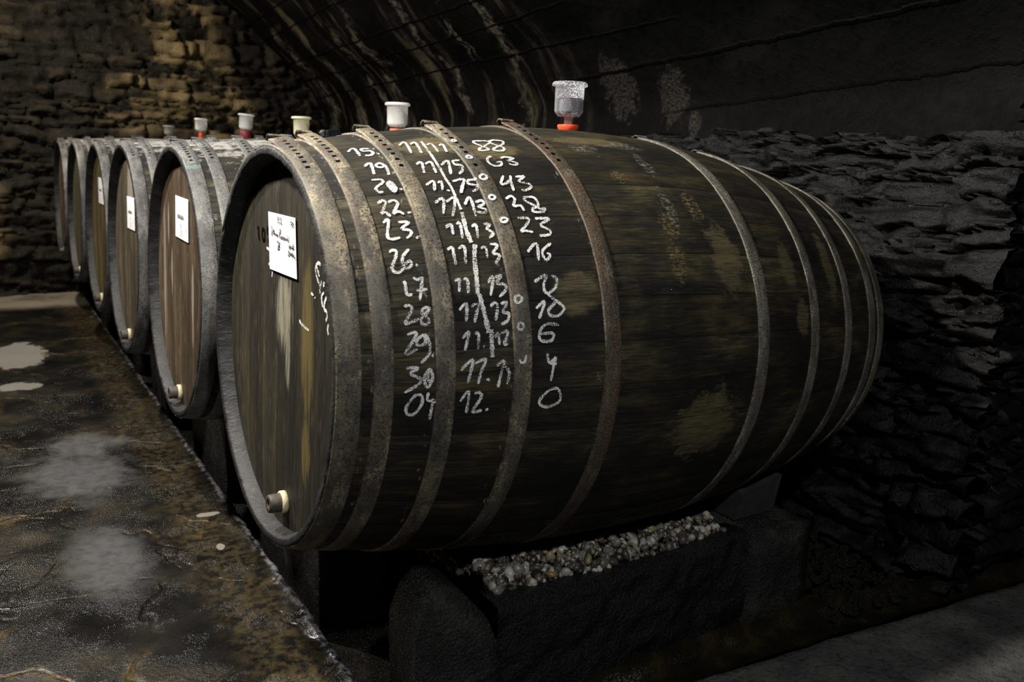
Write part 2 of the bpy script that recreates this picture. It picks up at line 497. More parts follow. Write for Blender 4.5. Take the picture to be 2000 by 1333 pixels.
def mat_vault():
    g = G('sooty_vault_concrete')
    uv = g.uv()
    u, v = g.sep(uv)[0], g.sep(uv)[1]
    n1 = g.noise(g.scale(uv, (1.6, 2.2, 1)), 1, 6, 0.62)
    n2 = g.noise(g.scale(uv, (18, 18, 1)), 1, 5, 0.66)
    n3 = g.noise(g.scale(uv, (70, 70, 1)), 1, 3, 0.7)
    run = g.noise(g.scale(uv, (4.2, 0.6, 1), (3.1, 0, 0)), 1, 6, 0.65, 0.5)
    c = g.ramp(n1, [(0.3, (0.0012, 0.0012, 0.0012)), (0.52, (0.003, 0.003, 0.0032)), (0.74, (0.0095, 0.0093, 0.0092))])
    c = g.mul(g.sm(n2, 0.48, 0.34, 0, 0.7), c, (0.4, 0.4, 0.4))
    farm = g.sm(u, 1.6, 2.6)
    c = g.mix(g.math('MULTIPLY', g.math('MULTIPLY', g.sm(run, 0.53, 0.70), g.sm(n2, 0.3, 0.55, 0.25, 0.8)), farm), c, (0.135, 0.11, 0.075))
    # lime runs
    wig = g.math('MULTIPLY', g.math('SUBTRACT', g.noise(g.scale(uv, (2, 5, 1)), 1, 4, 0.6), 0.5), 0.55)
    uw = g.math('ADD', u, wig)
    runs = None
    for (u0, k, wd, lo, hi) in ((2.53, -0.3, 0.042, -0.1, 1.6), (3.02, -0.2, 0.02, 0.5, 1.5), (3.42, 0.1, 0.045, 0.1, 1.3), (4.5, -0.15, 0.07, 0.3, 1.6),
                                (4.95, -0.1, 0.06, 0.0, 1.2), (5.6, -0.1, 0.1, 0.0, 0.9), (6.35, -0.25, 0.12, -0.1, 1.3),  (2.9, 0.0, 0.02, 0.5, 0.95)):
        d = g.math('ABSOLUTE', g.math('SUBTRACT', uw, g.math('ADD', u0, g.math('MULTIPLY', g.math('SUBTRACT', v, 0.5), k))))
        m = g.math('MULTIPLY', g.sm(d, wd * 1.5, wd * 0.2), g.math('MULTIPLY', g.sm(v, lo, lo + 0.12), g.sm(v, hi, hi - 0.12)))
        runs = m if runs is None else g.math('MAXIMUM', runs, m)
    runs = g.math('MULTIPLY', runs, g.math('MULTIPLY', g.sm(g.math('ADD', g.math('MULTIPLY', n2, 0.6), g.math('MULTIPLY', n3, 0.4)), 0.40, 0.6), g.sm(g.noise(g.scale(uv, (6, 4, 1)), 1, 4, 0.6), 0.36, 0.6)))
    c = g.mix(g.math('MULTIPLY', runs, 0.8), c, g.mix(n1, (0.27, 0.22, 0.145), (0.19, 0.185, 0.175)))
    spl = mx(g, g.patch(u, v, 1.6, 0.26, 0.16, 0.2, n2, 1.1), g.patch(u, v, 1.17, 0.2, 0.14, 0.16, n2, 1.1), g.patch(u, v, 1.0, 0.05, 0.05, 0.08, n2, 0.8))
    c = g.mix(g.math('MULTIPLY', spl, g.sm(n3, 0.36, 0.66, 0.0, 0.5)), c, (0.085, 0.077, 0.066))
    # shuttering board joints
    jw = g.math('MULTIPLY', g.math('SUBTRACT', g.noise(g.scale(uv, (7, 3, 1)), 1, 5, 0.7), 0.5), 0.05)
    vw = g.math('ADD', v, jw)
    jl = None
    for (v1, k, lo, hi, wd) in ((0.955, -0.014, 2.0, 9, 0.011), (0.80, -0.027, 1.6, 9, 0.010), (0.568, -0.022, 0.9, 9, 0.010), (0.375, -0.052, -3, 2.3, 0.013),
                                (0.132, -0.062, -3, 1.3, 0.008), (1.3, -0.02, -3, 9, 0.01), (1.55, -0.03, -3, 9, 0.01)):
        d = g.math('ABSOLUTE', g.math('SUBTRACT', vw, g.math('ADD', v1, g.math('MULTIPLY', g.math('SUBTRACT', u, 1.0), k))))
        m = g.math('MULTIPLY', g.sm(d, wd, wd * 0.45), g.math('MULTIPLY', g.sm(u, lo, lo + 0.3), g.sm(u, hi, hi - 0.3)))
        jl = m if jl is None else g.math('MAXIMUM', jl, m)
    c = g.mul(jl, c, (0.08, 0.08, 0.08))
    gap = g.sm(g.math('ADD', v, g.math('MULTIPLY', n2, 0.12)), 0.09, 0.06)
    h = g.math('SUBTRACT', g.math('ADD', n2, g.math('MULTIPLY', n3, 0.4)), g.math('MULTIPLY', jl, 2.2))
    g.set(Base_Color=c, Roughness=g.sm(n2, 0.3, 0.7, 0.55, 0.8), Normal=g.bump(h, 0.65, 0.012))
    g.b.inputs['Specular IOR Level'].default_value = 0.08
    return g.m


def mat_cup(name, col, clear, rough, spots=0.0):
    """thin moulded plastic: part of the light goes straight through, rims and droplets catch it"""
    g = G(name)
    n = g.noise(g.obj(), 230, 3, 0.7)
    lw = g.node('ShaderNodeLayerWeight', {'Blend': 0.35}).outputs['Facing']
    g.set(Base_Color=col, Roughness=rough, Normal=g.bump(n, 0.3, 0.002))
    g.b.inputs['Specular IOR Level'].default_value = 0.7
    tl = g.node('ShaderNodeBsdfTranslucent', {0: (*col, 1)})
    body = g.node('ShaderNodeMixShader', {0: 0.3})
    g.nt.links.new(g.b.outputs[0], body.inputs[1])
    g.nt.links.new(tl.outputs[0], body.inputs[2])
    tr = g.node('ShaderNodeBsdfTransparent', {0: (0.97, 0.97, 0.98, 1)})
    m = g.node('ShaderNodeMixShader')
    op = g.math('ADD', 1.0 - clear, g.math('MULTIPLY', g.math('POWER', lw, 2.5), clear * 0.6))
    if spots > 0:
        z = g.sep(g.obj())[2]
        op = g.math('ADD', op, g.math('MULTIPLY', g.math('MULTIPLY', g.sm(n, 0.52, 0.62), g.sm(z, 0.08, 0.10, 0.15, 1.0)), spots))
    g.nt.links.new(g.math('MINIMUM', op, 1.0), m.inputs[0])
    g.nt.links.new(tr.outputs[0], m.inputs[1])
    g.nt.links.new(body.outputs[0], m.inputs[2])
    g.nt.links.new(m.outputs[0], g.out.inputs[0])
    return g.m


M_ST1 = mat_staves('weathered_oak_staves', chalky=True)
M_ST2 = mat_staves('mouldy_oak_staves', mould=0.8)
M_END = mat_endgrain()
M_HD1 = mat_head('dark_oak_head', ((0.007, 0.006, 0.005), (0.022, 0.019, 0.013), (0.05, 0.041, 0.023), (0.12, 0.10, 0.055)), extra='near')
M_HD2 = mat_head('brown_oak_head', ((0.03, 0.018, 0.009), (0.075, 0.049, 0.027), (0.145, 0.105, 0.064), (0.28, 0.225, 0.155)),
                 pale=((0.30, -0.02, 0.022, 0.34), (0.16, 0.02, 0.018, 0.1), (0.22, 0.2, 0.02, 0.09), (-0.19, -0.05, 0.02, 0.16)))
M_HD3 = mat_head('grey_oak_head', ((0.025, 0.02, 0.014), (0.07, 0.056, 0.036), (0.15, 0.12, 0.075), (0.26, 0.22, 0.15)),
                 pale=((-0.05, 0.28, 0.1, 0.16),))
M_HD4 = mat_head('golden_oak_head', ((0.03, 0.021, 0.008), (0.09, 0.065, 0.022), (0.19, 0.14, 0.05), (0.3, 0.23, 0.1)))
M_HD5 = mat_head('green_brown_oak_head', ((0.02, 0.02, 0.012), (0.06, 0.055, 0.03), (0.11, 0.1, 0.05), (0.17, 0.15, 0.08)))
M_HP1 = mat_hoop('olive_galvanised_hoop', (0.105, 0.096, 0.076), (0.235, 0.20, 0.132), (0.045, 0.027, 0.015), 0.34)
M_HP1R = mat_hoop('rusty_hoop', (0.066, 0.057, 0.047), (0.145, 0.118, 0.082), (0.042, 0.027, 0.015), 0.65)
M_HP1B = mat_hoop('grey_olive_hoop', (0.12, 0.113, 0.088), (0.23, 0.215, 0.17), (0.05, 0.03, 0.018), 0.3)
M_HP2 = mat_hoop('grey_galvanised_hoop', (0.115, 0.114, 0.110), (0.195, 0.192, 0.182), (0.06, 0.047, 0.042), 0.12)
M_HP2G = mat_hoop('green_stained_hoop', (0.12, 0.119, 0.115), (0.20, 0.197, 0.187), (0.06, 0.047, 0.042), 0.1, green=True)
M_DARK = mat_plain('dark_hole', (0.002, 0.002, 0.002), 1.0)
M_DARK.node_tree.nodes['Principled BSDF'].inputs['Specular IOR Level'].default_value = 0.0
M_CHALK = mat_chalk()
M_BRAND = mat_plain('burnt_mark', (0.005, 0.0045, 0.004), 1.0)
M_BRAND.node_tree.nodes['Principled BSDF'].inputs['Specular IOR Level'].default_value = 0.0
M_PAPER = mat_plain('white_paper', (0.88, 0.88, 0.88), 0.7, 0.02, 30, 0, 0.03)
M_INK = mat_plain('black_ink', (0.012, 0.012, 0.02), 0.6)
M_PRINT = mat_plain('faded_blue_print', (0.17, 0.19, 0.30), 0.7)
M_PLUG = mat_plain('dark_wood_plug', (0.055, 0.045, 0.032), 0.55, 0.5, 90)
M_COLLAR = mat_plain('cream_collar', (0.62, 0.55, 0.36), 0.5, 0.15, 80)
M_RED = mat_plain('red_rubber', (0.72, 0.075, 0.025), 0.4, 0.12, 60)
M_BRICK = mat_plain('brick_red_rubber', (0.40, 0.095, 0.045), 0.5, 0.25, 60)
M_WINE = mat_plain('wine_red_rubber', (0.20, 0.018, 0.028), 0.5, 0.25, 60)
M_CLEAR = mat_cup('clear_plastic', (0.88, 0.89, 0.93), 0.91, 0.1, 0.85)
M_MILK = mat_cup('milky_plastic', (0.92, 0.92, 0.90), 0.08, 0.3)
M_CREAM = mat_cup('cream_plastic', (0.92, 0.89, 0.68), 0.03, 0.3)
M_GREYP = mat_cup('clouded_grey_plastic', (0.42, 0.42, 0.38), 0.25, 0.35)
M_FLOOR = mat_floor()
M_CONC = mat_concrete('grey_concrete_floor', ((0.042, 0.041, 0.040), (0.09, 0.088, 0.083), (0.16, 0.156, 0.145)), 5, 0.65, 0.8)
M_PIER = mat_concrete('dark_wet_stone', ((0.006, 0.006, 0.006), (0.017, 0.0165, 0.015), (0.06, 0.056, 0.046)), 9, 0.36, 0.9, 0.5)
M_CURB = mat_concrete('black_retaining_stone', ((0.002, 0.002, 0.002), (0.0045, 0.0045, 0.0045), (0.012, 0.0118, 0.011)), 8, 0.4, 0.9, 0.4)
M_EARTH = mat_concrete('wet_earth', ((0.006, 0.005, 0.003), (0.014, 0.012, 0.007), (0.035, 0.028, 0.012)), 12, 0.35, 1.0, 0.5)
M_GUT = mat_concrete('mossy_wet_gutter', ((0.004, 0.004, 0.002), (0.014, 0.012, 0.005), (0.04, 0.033, 0.013)), 10, 0.17, 0.4, 0.6)
M_WEDGE = mat_plain('grey_wood_wedge', (0.028, 0.0275, 0.026), 0.7, 0.4, 30, 0, 0.5)
M_SLATE = mat_stone('black_slate', (0.0008, 0.0008, 0.0009), (0.0022, 0.0021, 0.0023), (0.0075, 0.0073, 0.0076), (0.05, 0.04, 0.03), 0.42, 0.62, spec=0.4)
M_RUBBLE = mat_stone('ochre_rubble_masonry', (0.006, 0.005, 0.003), (0.018, 0.0145, 0.009), (0.046, 0.036, 0.021), (0.085, 0.066, 0.037), 0.6, 0.58,
                     band=((1.22, 2.3, 0.42, 0.9), (1.05, 1.75, 0.75, 0.35), (1.5, 1.6, 0.35, 0.8), (-0.55, 0.75, 0.25, 0.55)), spec=0.25)
M_VAULT = mat_vault()


def mat_pebble():
    g = G('river_gravel')
    st = g.attr('stone')
    n = g.noise(g.obj(), 160, 4, 0.6)
    c = g.ramp(st, [(0.0, (0.02, 0.018, 0.014)), (0.35, (0.09, 0.082, 0.062)), (0.65, (0.24, 0.22, 0.18)), (0.86, (0.55, 0.52, 0.45)), (1.0, (0.30, 0.20, 0.07))])
    c = g.mul(0.6, c, g.ramp(n, [(0.3, (0.5, 0.5, 0.5)), (0.7, (1.2, 1.2, 1.2))]))
    g.set(Base_Color=c, Roughness=0.35, Normal=g.bump(n, 0.3, 0.002))
    return g.m


M_GRAVEL = mat_pebble()

# ------------------------------------------------------------------ the setting
Y_END = 6.75
_pr = np.array([(2.606, .5), (2.6, .62), (2.62, .8), (2.46, 1.08), (2.19, 1.31), (1.89, 1.6), (1.55, 1.87), (1.1, 2.12), (.5, 2.3),
                (-.1, 2.33), (-.8, 2.2), (-1.4, 1.9), (-1.9, 1.4), (-2.2, .8), (-2.3, 0.0), (-2.3, -.95)])


def catmull(P, n=10):
    o = []
    for i in range(len(P) - 1):
        p0 = P[max(i - 1, 0)]; p1 = P[i]; p2 = P[i + 1]; p3 = P[min(i + 2, len(P) - 1)]
        for t in np.linspace(0, 1, n, endpoint=False):
            o.append(.5 * ((2 * p1) + (-p0 + p2) * t + (2 * p0 - 5 * p1 + 4 * p2 - p3) * t * t + (-p0 + 3 * p1 - 3 * p2 + p3) * t ** 3))
    o.append(P[-1])
    return np.array(o)


VP = catmull(_pr)
VS = np.concatenate([[0], np.cumsum(np.hypot(*np.diff(VP, axis=0).T))]) - .12
I_CROWN = 75                          # the part right of the crown stops at the side chamber


def wall_x(y):                        # the right wall runs slightly away from the barrel row
    return 0.35 * (y - Y_END) / 7.35


def build_vault():
    for name, i0, i1, ys in (('ceiling', 0, I_CROWN, np.arange(-0.62, Y_END + .03, .05)),
                             ('wall_left', I_CROWN, len(VP), np.arange(-3.6, Y_END + .06, .1))):
        pts = VP[i0:i1 + 1]
        ss = VS[i0:i1 + 1]
        sd = np.arange(ss[0], ss[-1], .035 if name == 'ceiling' else .09)
        sd = np.append(sd, ss[-1])
        px = np.interp(sd, VS, VP[:, 0]); pz = np.interp(sd, VS, VP[:, 1])
        nu, nv = len(ys), len(sd)
        V = np.zeros((nu, nv, 3)); UV = np.zeros((nu, nv, 2))
        tx = np.gradient(px); tz = np.gradient(pz)
        ln = np.hypot(tx, tz); nx, nz = -tz / ln, tx / ln      # towards the room
        for i, y in enumerate(ys):
            k = max(0.0, min(1.0, 1 - (VS[-1] - 0) * 0))
            sh = wall_x(y) * np.clip((px + 1.0) / 3.0, 0, 1)
            b = (fbm(np.full(nv, y * 2.2), sd * 2.6, 5) - .5) * .07
            V[i, :, 0] = px + sh + nx * b
            V[i, :, 1] = y
            V[i, :, 2] = pz + nz * b + AX
            UV[i, :, 0] = y
            UV[i, :, 1] = sd
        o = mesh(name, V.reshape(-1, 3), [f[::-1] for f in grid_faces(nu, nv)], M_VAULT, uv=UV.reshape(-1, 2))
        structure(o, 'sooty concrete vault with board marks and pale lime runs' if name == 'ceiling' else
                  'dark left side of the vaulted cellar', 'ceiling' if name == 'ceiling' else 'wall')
    # crown piece that closes the strip between the vault and the side chamber at the near end


build_vault()


def stone_field(U, Vv, ch, sw, seed, depth=.05, joint=.02, tilt=.3, wob=.05):
    """dry-stone relief: returns height, stone id noise, joint mask for metric coordinates U (along), Vv (up)"""
    rng = np.random.RandomState(seed)
    vw = Vv + (fbm(U * 2.1, Vv * 2.5, seed + 1) - .5) * wob * 2 + (fbm(U * 6, Vv * 9, seed + 2) - .5) * wob * .5
    lo = vw.min() - .3
    edges = [lo]
    while edges[-1] < vw.max() + .3:
        edges.append(edges[-1] + rng.uniform(*ch))
    edges = np.array(edges)
    ci = np.clip(np.searchsorted(edges, vw) - 1, 0, len(edges) - 2)
    H = np.zeros_like(U); ID = np.zeros_like(U); J = np.zeros_like(U)
    uw = U + (fbm(U * 5, Vv * 5, seed + 3) - .5) * wob * 1.4
    for c in range(len(edges) - 1):
        m = ci == c
        if not m.any():
            continue
        hgt = edges[c + 1] - edges[c]
        e2 = [U.min() - .5 - rng.uniform(0, .3)]
        while e2[-1] < U.max() + .5:
            e2.append(e2[-1] + rng.uniform(*sw) * (0.6 + hgt / np.mean(ch) * .5))
        e2 = np.array(e2)
        si = np.clip(np.searchsorted(e2, uw[m]) - 1, 0, len(e2) - 2)
        base = rng.uniform(0, 1, len(e2)); t1 = rng.uniform(-1, 1, len(e2)); t2 = rng.uniform(-1, 1, len(e2))
        a = (uw[m] - e2[si]); b = e2[si + 1] - uw[m]
        p = vw[m] - edges[c]; q = edges[c + 1] - vw[m]
        d = np.minimum(np.minimum(a, b) * .8, np.minimum(p, q))
        jr = np.clip(d / joint, 0, 1)
        jr = jr * jr * (3 - 2 * jr)
        wdt = (e2[si + 1] - e2[si])
        H[m] = (base[si] * depth + t1[si] * tilt * depth * ((a / wdt) - .5) * 2 + t2[si] * tilt * depth * (p / hgt - .5) * 2) * jr - depth * .7 * (1 - jr)
        ID[m] = base[si]
        J[m] = 1 - jr
    H = H + (fbm(U * 14, Vv * 22, seed + 5) - .5) * depth * .55 + (fbm(U * 3, Vv * 3, seed + 6) - .5) * depth * .8
    return H, ID, J


# end wall of rubble masonry
us = np.arange(-2.5, 3.3, .028); vs = np.arange(-1.0, 2.45, .024)
UU, WW = np.meshgrid(us, vs, indexing='ij')
H, ID, J = stone_field(UU, WW, (.04, .15), (.07, .34), 11, .075, .02, .5, .11)
H = H + (fbm(UU * 11, WW * 13, 93) - .5) * .07
V = np.stack([UU, Y_END - H, WW + AX], -1).reshape(-1, 3)
o = mesh('wall_back', V, [f for f in grid_faces(len(us), len(vs))], M_RUBBLE, uv=np.stack([UU, WW], -1).reshape(-1, 2),
         attrs={'stone': ID.ravel(), 'joint': J.ravel()})
structure(o, 'rough ochre and brown rubble stone end wall of the cellar', 'wall')

# slate wall behind the barrels, below the vault
us = np.arange(-.62, 6.78, .02); vs = np.arange(-1.0, .632, .011)
UU, WW = np.meshgrid(us, vs, indexing='ij')
H, ID, J = stone_field(UU, WW, (.016, .10), (.07, .42), 23, .058, .008, .75, .13)
H = H + np.abs(fbm(UU * 9, WW * 34, 91) - .5) * .05 * (1 - J)
fc = np.floor(fbm(UU * 4.2, WW * 9.5, 97) * 9) / 9
H = H + (fc - .5) * .075 - np.clip(.40 - fbm(UU * 3.0, WW * 17, 98), 0, 1) * .38
X0 = 2.56 + wall_x(UU) - H - np.clip((.62 - WW) * .02, 0, 1)
topm = np.clip((WW - .40) / .2, 0, 1)
ZZ = WW + topm * ((fbm(UU * 2.2, UU * 0 + 3, 95) - .5) * .08 + (fbm(UU * 11, UU * 0 + 7, 96) - .5) * .04)
V = np.stack([X0, UU, ZZ + AX], -1).reshape(-1, 3)
o = mesh('wall_right', V, [f[::-1] for f in grid_faces(len(us), len(vs))], M_SLATE, uv=np.stack([UU, WW], -1).reshape(-1, 2),
         attrs={'stone': ID.ravel(), 'joint': J.ravel()})
structure(o, 'black layered slate wall below the vault behind the barrels', 'wall')

# return of the slate wall, facing the camera, at the mouth of the side chamber
ts = np.linspace(0, 1, 120); vs = np.arange(-1.0, 2.3, .014)
TT, WW = np.meshgrid(ts, vs, indexing='ij')
zprof = np.where(WW < .62, 2.6, np.interp(WW, VP[:70, 1], VP[:70, 0])) + wall_x(-.62)
XX = zprof - .05 + (4.0 - zprof) * TT ** 1.3
H, ID, J = stone_field(XX, WW, (.018, .08), (.08, .34), 37, .055, .012, .55, .07)
H = H + np.abs(fbm(XX * 9, WW * 34, 92) - .5) * .05 * (1 - J)
V = np.stack([XX, -.60 - H, WW + AX], -1).reshape(-1, 3)
o = mesh('wall_side', V, [f for f in grid_faces(len(ts), len(vs))], M_SLATE, uv=np.stack([XX, WW], -1).reshape(-1, 2),
         attrs={'stone': ID.ravel(), 'joint': J.ravel()})
structure(o, 'wet slate return wall at the far right of the picture', 'wall')


def slab(name, x0, x1, y0, y1, z0, z1, m, label=None):
    V = [(x0, y0, z0), (x1, y0, z0), (x1, y1, z0), (x0, y1, z0), (x0, y0, z1), (x1, y0, z1), (x1, y1, z1), (x0, y1, z1)]
    Fc = [(3, 2, 1, 0), (4, 5, 6, 7), (0, 1, 5, 4), (1, 2, 6, 5), (2, 3, 7, 6), (3, 0, 4, 7)]
    o = mesh(name, V, Fc, m, smooth=False)
    return structure(o, label)


slab('wall_chamber', 4.0, 4.15, -3.6, -.5, 0, 3.2, M_CURB)
slab('wall_front', -2.4, 4.15, -3.75, -3.6, 0, 3.3, M_CURB)
slab('ceiling_chamber', 0.3, 4.15, -3.6, -.62, 3.19, 3.3, M_CURB)

# aisle floor with a rounded, chipped kerb edge along the barrel row
ys = np.concatenate([np.arange(-3.6, -.6, .06), np.arange(-.6, 2.5, .022), np.arange(2.5, 6.82, .05)])
sec = [(-2.4, 0.0), (-1.6, 0), (-1.2, 0.)] + [(x, 0.) for x in np.arange(-1.0, .145, .028)] + \
      [(.155, .001), (.166, .006), (.176, .008), (.185, .003), (.191, -.012), (.193, -.04), (.193, -.12), (.193, -.25)]
nu, nv = len(ys), len(sec)
V = np.zeros((nu, nv, 3))
for j, (x, z) in enumerate(sec):
    edge = 1.0 if x > .14 else 0.0
    b = (fbm(np.full(nu, x * 4.0), ys * 4.0, 3) - .5) * .022 + (fbm(np.full(nu, x * 18.), ys * 18., 8) - .5) * .006
    V[:, j, 0] = x + edge * ((fbm(ys * 3, ys * 0 + 2, 9) - .5) * .018 + (fbm(ys * 28, ys * 0 + j, 12) - .5) * .014)
    V[:, j, 1] = ys
    V[:, j, 2] = z + b * (1 if z > -.05 else 0) + edge * (fbm(ys * 40, ys * 0 + 5 + j, 15) - .5) * .008
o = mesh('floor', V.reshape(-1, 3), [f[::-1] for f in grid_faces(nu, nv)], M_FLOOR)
structure(o, 'wet dark stone aisle floor with brown veins and a kerb along the barrels', 'floor')

# concrete floor in front of the side chamber
xs = np.arange(.35, 4.06, .035); ys = np.arange(-3.6, -.50, .02)
UU, WW = np.meshgrid(xs, ys, indexing='ij')
Z = (fbm(UU * 5, WW * 5, 41) - .5) * .02
yy = WW - .0 - 0.095 * np.clip(UU - .5, 0, 9) * np.clip((WW + 1.6) / 1.0, 0, 1)
yy = yy + (fbm(UU * 9, WW * 0, 44) - .5) * .03 * np.clip((WW + 1.2), 0, 1)
Z = np.where(WW > -.53, Z - .05, Z)
V = np.stack([UU, yy, Z + .004], -1).reshape(-1, 3)
o = mesh('floor_chamber', V, [f[::-1] for f in grid_faces(len(xs), len(ys))], M_CONC)
structure(o, 'grey rough concrete floor at the lower right', 'floor')

# earth under the barrels and the wet gutter before the retaining wall
xs = np.arange(.15, 2.7, .03); ys = np.arange(-1.0, 6.8, .06)
UU, WW = np.meshgrid(xs, ys, indexing='ij')
Z = -.10 + (fbm(UU * 6, WW * 6, 51) - .5) * .05
o = mesh('floor_under', np.stack([UU, WW, Z], -1).reshape(-1, 3), [f[::-1] for f in grid_faces(len(xs), len(ys))], M_EARTH)
structure(o, 'dark wet earth between the stone piers', 'floor')
xs = np.arange(.3, 3.7, .022); ns = 9
V = np.zeros((len(xs), ns, 3))
for j in range(ns):
    a = j / (ns - 1)
    yb = -.425 - .02 * np.clip(xs - .5, 0, 9) - np.clip(xs - 1.55, 0, 9) * .17
    yf = -.53 - .075 * np.clip(xs - .5, 0, 9) - np.clip(xs - 1.7, 0, 9) * .04
    V[:, j, 0] = xs
    V[:, j, 1] = yb + (yf - yb) * a
    V[:, j, 2] = -.012 - .03 * math.sin(a * math.pi) + (fbm(xs * 14, xs * 0 + j * .9, 61) - .5) * .022 + (.030 if j == 0 else .002 if j == 1 else 0)
o = mesh('trim_1', V.reshape(-1, 3), grid_faces(len(xs), ns)[::1], M_GUT)
structure(o, 'wet mossy gutter along the foot of the low wall', 'gutter')

# low retaining wall that holds the gravel
xs = np.arange(.44, 1.36, .014); zs = np.concatenate([np.arange(-.08, .276, .014)])
sec = [(-.425, z) for z in zs] + [(-.418, .286), (-.40, .29), (-.36, .29), (-.32, .285), (-.30, .2)]
nu, nv = len(xs), len(sec)
V = np.zeros((nu, nv, 3))
for j, (y, z) in enumerate(sec):
    d = (fbm(xs * 7, xs * 0 + z * 9, 71) - .5) * .05 + (fbm(xs * 30, xs * 0 + z * 34, 72) - .5) * .016
    V[:, j, 0] = xs
    V[:, j, 1] = y + d * (1 if j < len(zs) + 1 else .3)
    V[:, j, 2] = z + (fbm(xs * 6, xs * 0, 73) - .5) * .03 * (z > .2)
o = mesh('wall_low', V.reshape(-1, 3), grid_faces(nu, nv)[::1], M_CURB)
structure(o, 'low black retaining wall holding the gravel under the barrels', 'wall')

# ------------------------------------------------------------------ gravel and rubble (uncountable: one object each)
def ico():
    t = (1 + 5 ** .5) / 2
    V = np.array([(-1, t, 0), (1, t, 0), (-1, -t, 0), (1, -t, 0), (0, -1, t), (0, 1, t), (0, -1, -t), (0, 1, -t), (t, 0, -1), (t, 0, 1), (-t, 0, -1), (-t, 0, 1)], float)
    V /= np.linalg.norm(V[0])
    Fc = [(0, 11, 5), (0, 5, 1), (0, 1, 7), (0, 7, 10), (0, 10, 11), (1, 5, 9), (5, 11, 4), (11, 10, 2), (10, 7, 6), (7, 1, 8), (3, 9, 4), (3, 4, 2), (3, 2, 6), (3, 6, 8), (3, 8, 9), (4, 9, 5), (2, 4, 11), (6, 2, 10), (8, 6, 7), (9, 8, 1)]
    V = list(map(tuple, V)); out = []; cache = {}

    def mid(a, b):
        k = (min(a, b), max(a, b))
        if k not in cache:
            m = np.array(V[a]) + np.array(V[b]); m /= np.linalg.norm(m)
            V.append(tuple(m)); cache[k] = len(V) - 1
        return cache[k]
    for a, b, c in Fc:
        x, y, z = mid(a, b), mid(b, c), mid(c, a)
        out += [(a, x, z), (b, y, x), (c, z, y), (x, y, z)]
    return np.array(V), np.array(out)


ICO_V, ICO_F = ico()


def pebbles(name, pts, sizes, m, seed, flat=.6):
    rng = np.random.RandomState(seed)
    VV = []; FF = []; ST = []
    for (p, s) in zip(pts, sizes):
        a = rng.normal(size=(3, 3)); q, _ = np.linalg.qr(a)
        v = ICO_V * (1 + rng.uniform(-.16, .16, (len(ICO_V), 1)))
        v = v * np.array([s, s * rng.uniform(.6, .95), s * rng.uniform(flat - .15, flat + .15)])
        v = v @ q.T + p
        FF.append(ICO_F + len(VV) * len(ICO_V))
        VV.append(v)
        ST += [rng.uniform()] * len(ICO_V)
    return mesh(name, np.concatenate(VV), np.concatenate(FF), m, attrs={'stone': ST})


rng = np.random.RandomState(5)
pts = []; sz = []
for _ in range(3000):
    x = .465 + .82 * rng.uniform(0, 1) ** 1.1; y = -.372 + .56 * rng.uniform(0, 1) ** 1.4
    base = .283 + .045 * np.clip((y + .40) / .15, 0, 1) + .02 * (fbm(x * 5, y * 5, 81) - .5)
    zb = AX - x * math.sin(.0338) - math.sqrt(max(.0, .597 ** 2 - y * y))
    base = min(base, zb - .029)
    s = rng.uniform(.0075, .0195) if rng.uniform() < .6 else rng.uniform(.006, .011)
    pts.append((x, y, base + rng.uniform(-.022, .010))); sz.append(s)
o = pebbles('gravel_bed', np.array(pts), sz, M_GRAVEL, 6)
tag(o, 'bed of pale rounded gravel under the front barrel behind the low wall', 'gravel', kind='stuff')
V = []
pts = []; sz = []
for _ in range(420):
    x = rng.uniform(1.62, 2.08); y = rng.uniform(-.56, .1)
    pts.append((x, y, -.05 + .05 * rng.uniform() + .05 * np.clip((y + .5), 0, .5))); sz.append(rng.uniform(.008, .028))
o = pebbles('rubble_heap', np.array(pts), sz, M_EARTH, 9, .7)
tag(o, 'wet dark rubble on the ground between stone pier and slate wall', 'rubble', kind='stuff')

# ------------------------------------------------------------------ barrels
L_B = 1.802
TILT, SKEW = 0.0338, 0.0042
K_B = 1.9355


def rad_at(x, Rb, Re=.485, Rr=.4744):
    x = np.asarray(x, float)
    return Rb - (Rb - np.where(x > L_B / 2, Rr, Re)) * np.abs((x - L_B / 2) / (L_B / 2)) ** K_B


HEAD_X = .036
NS = 36


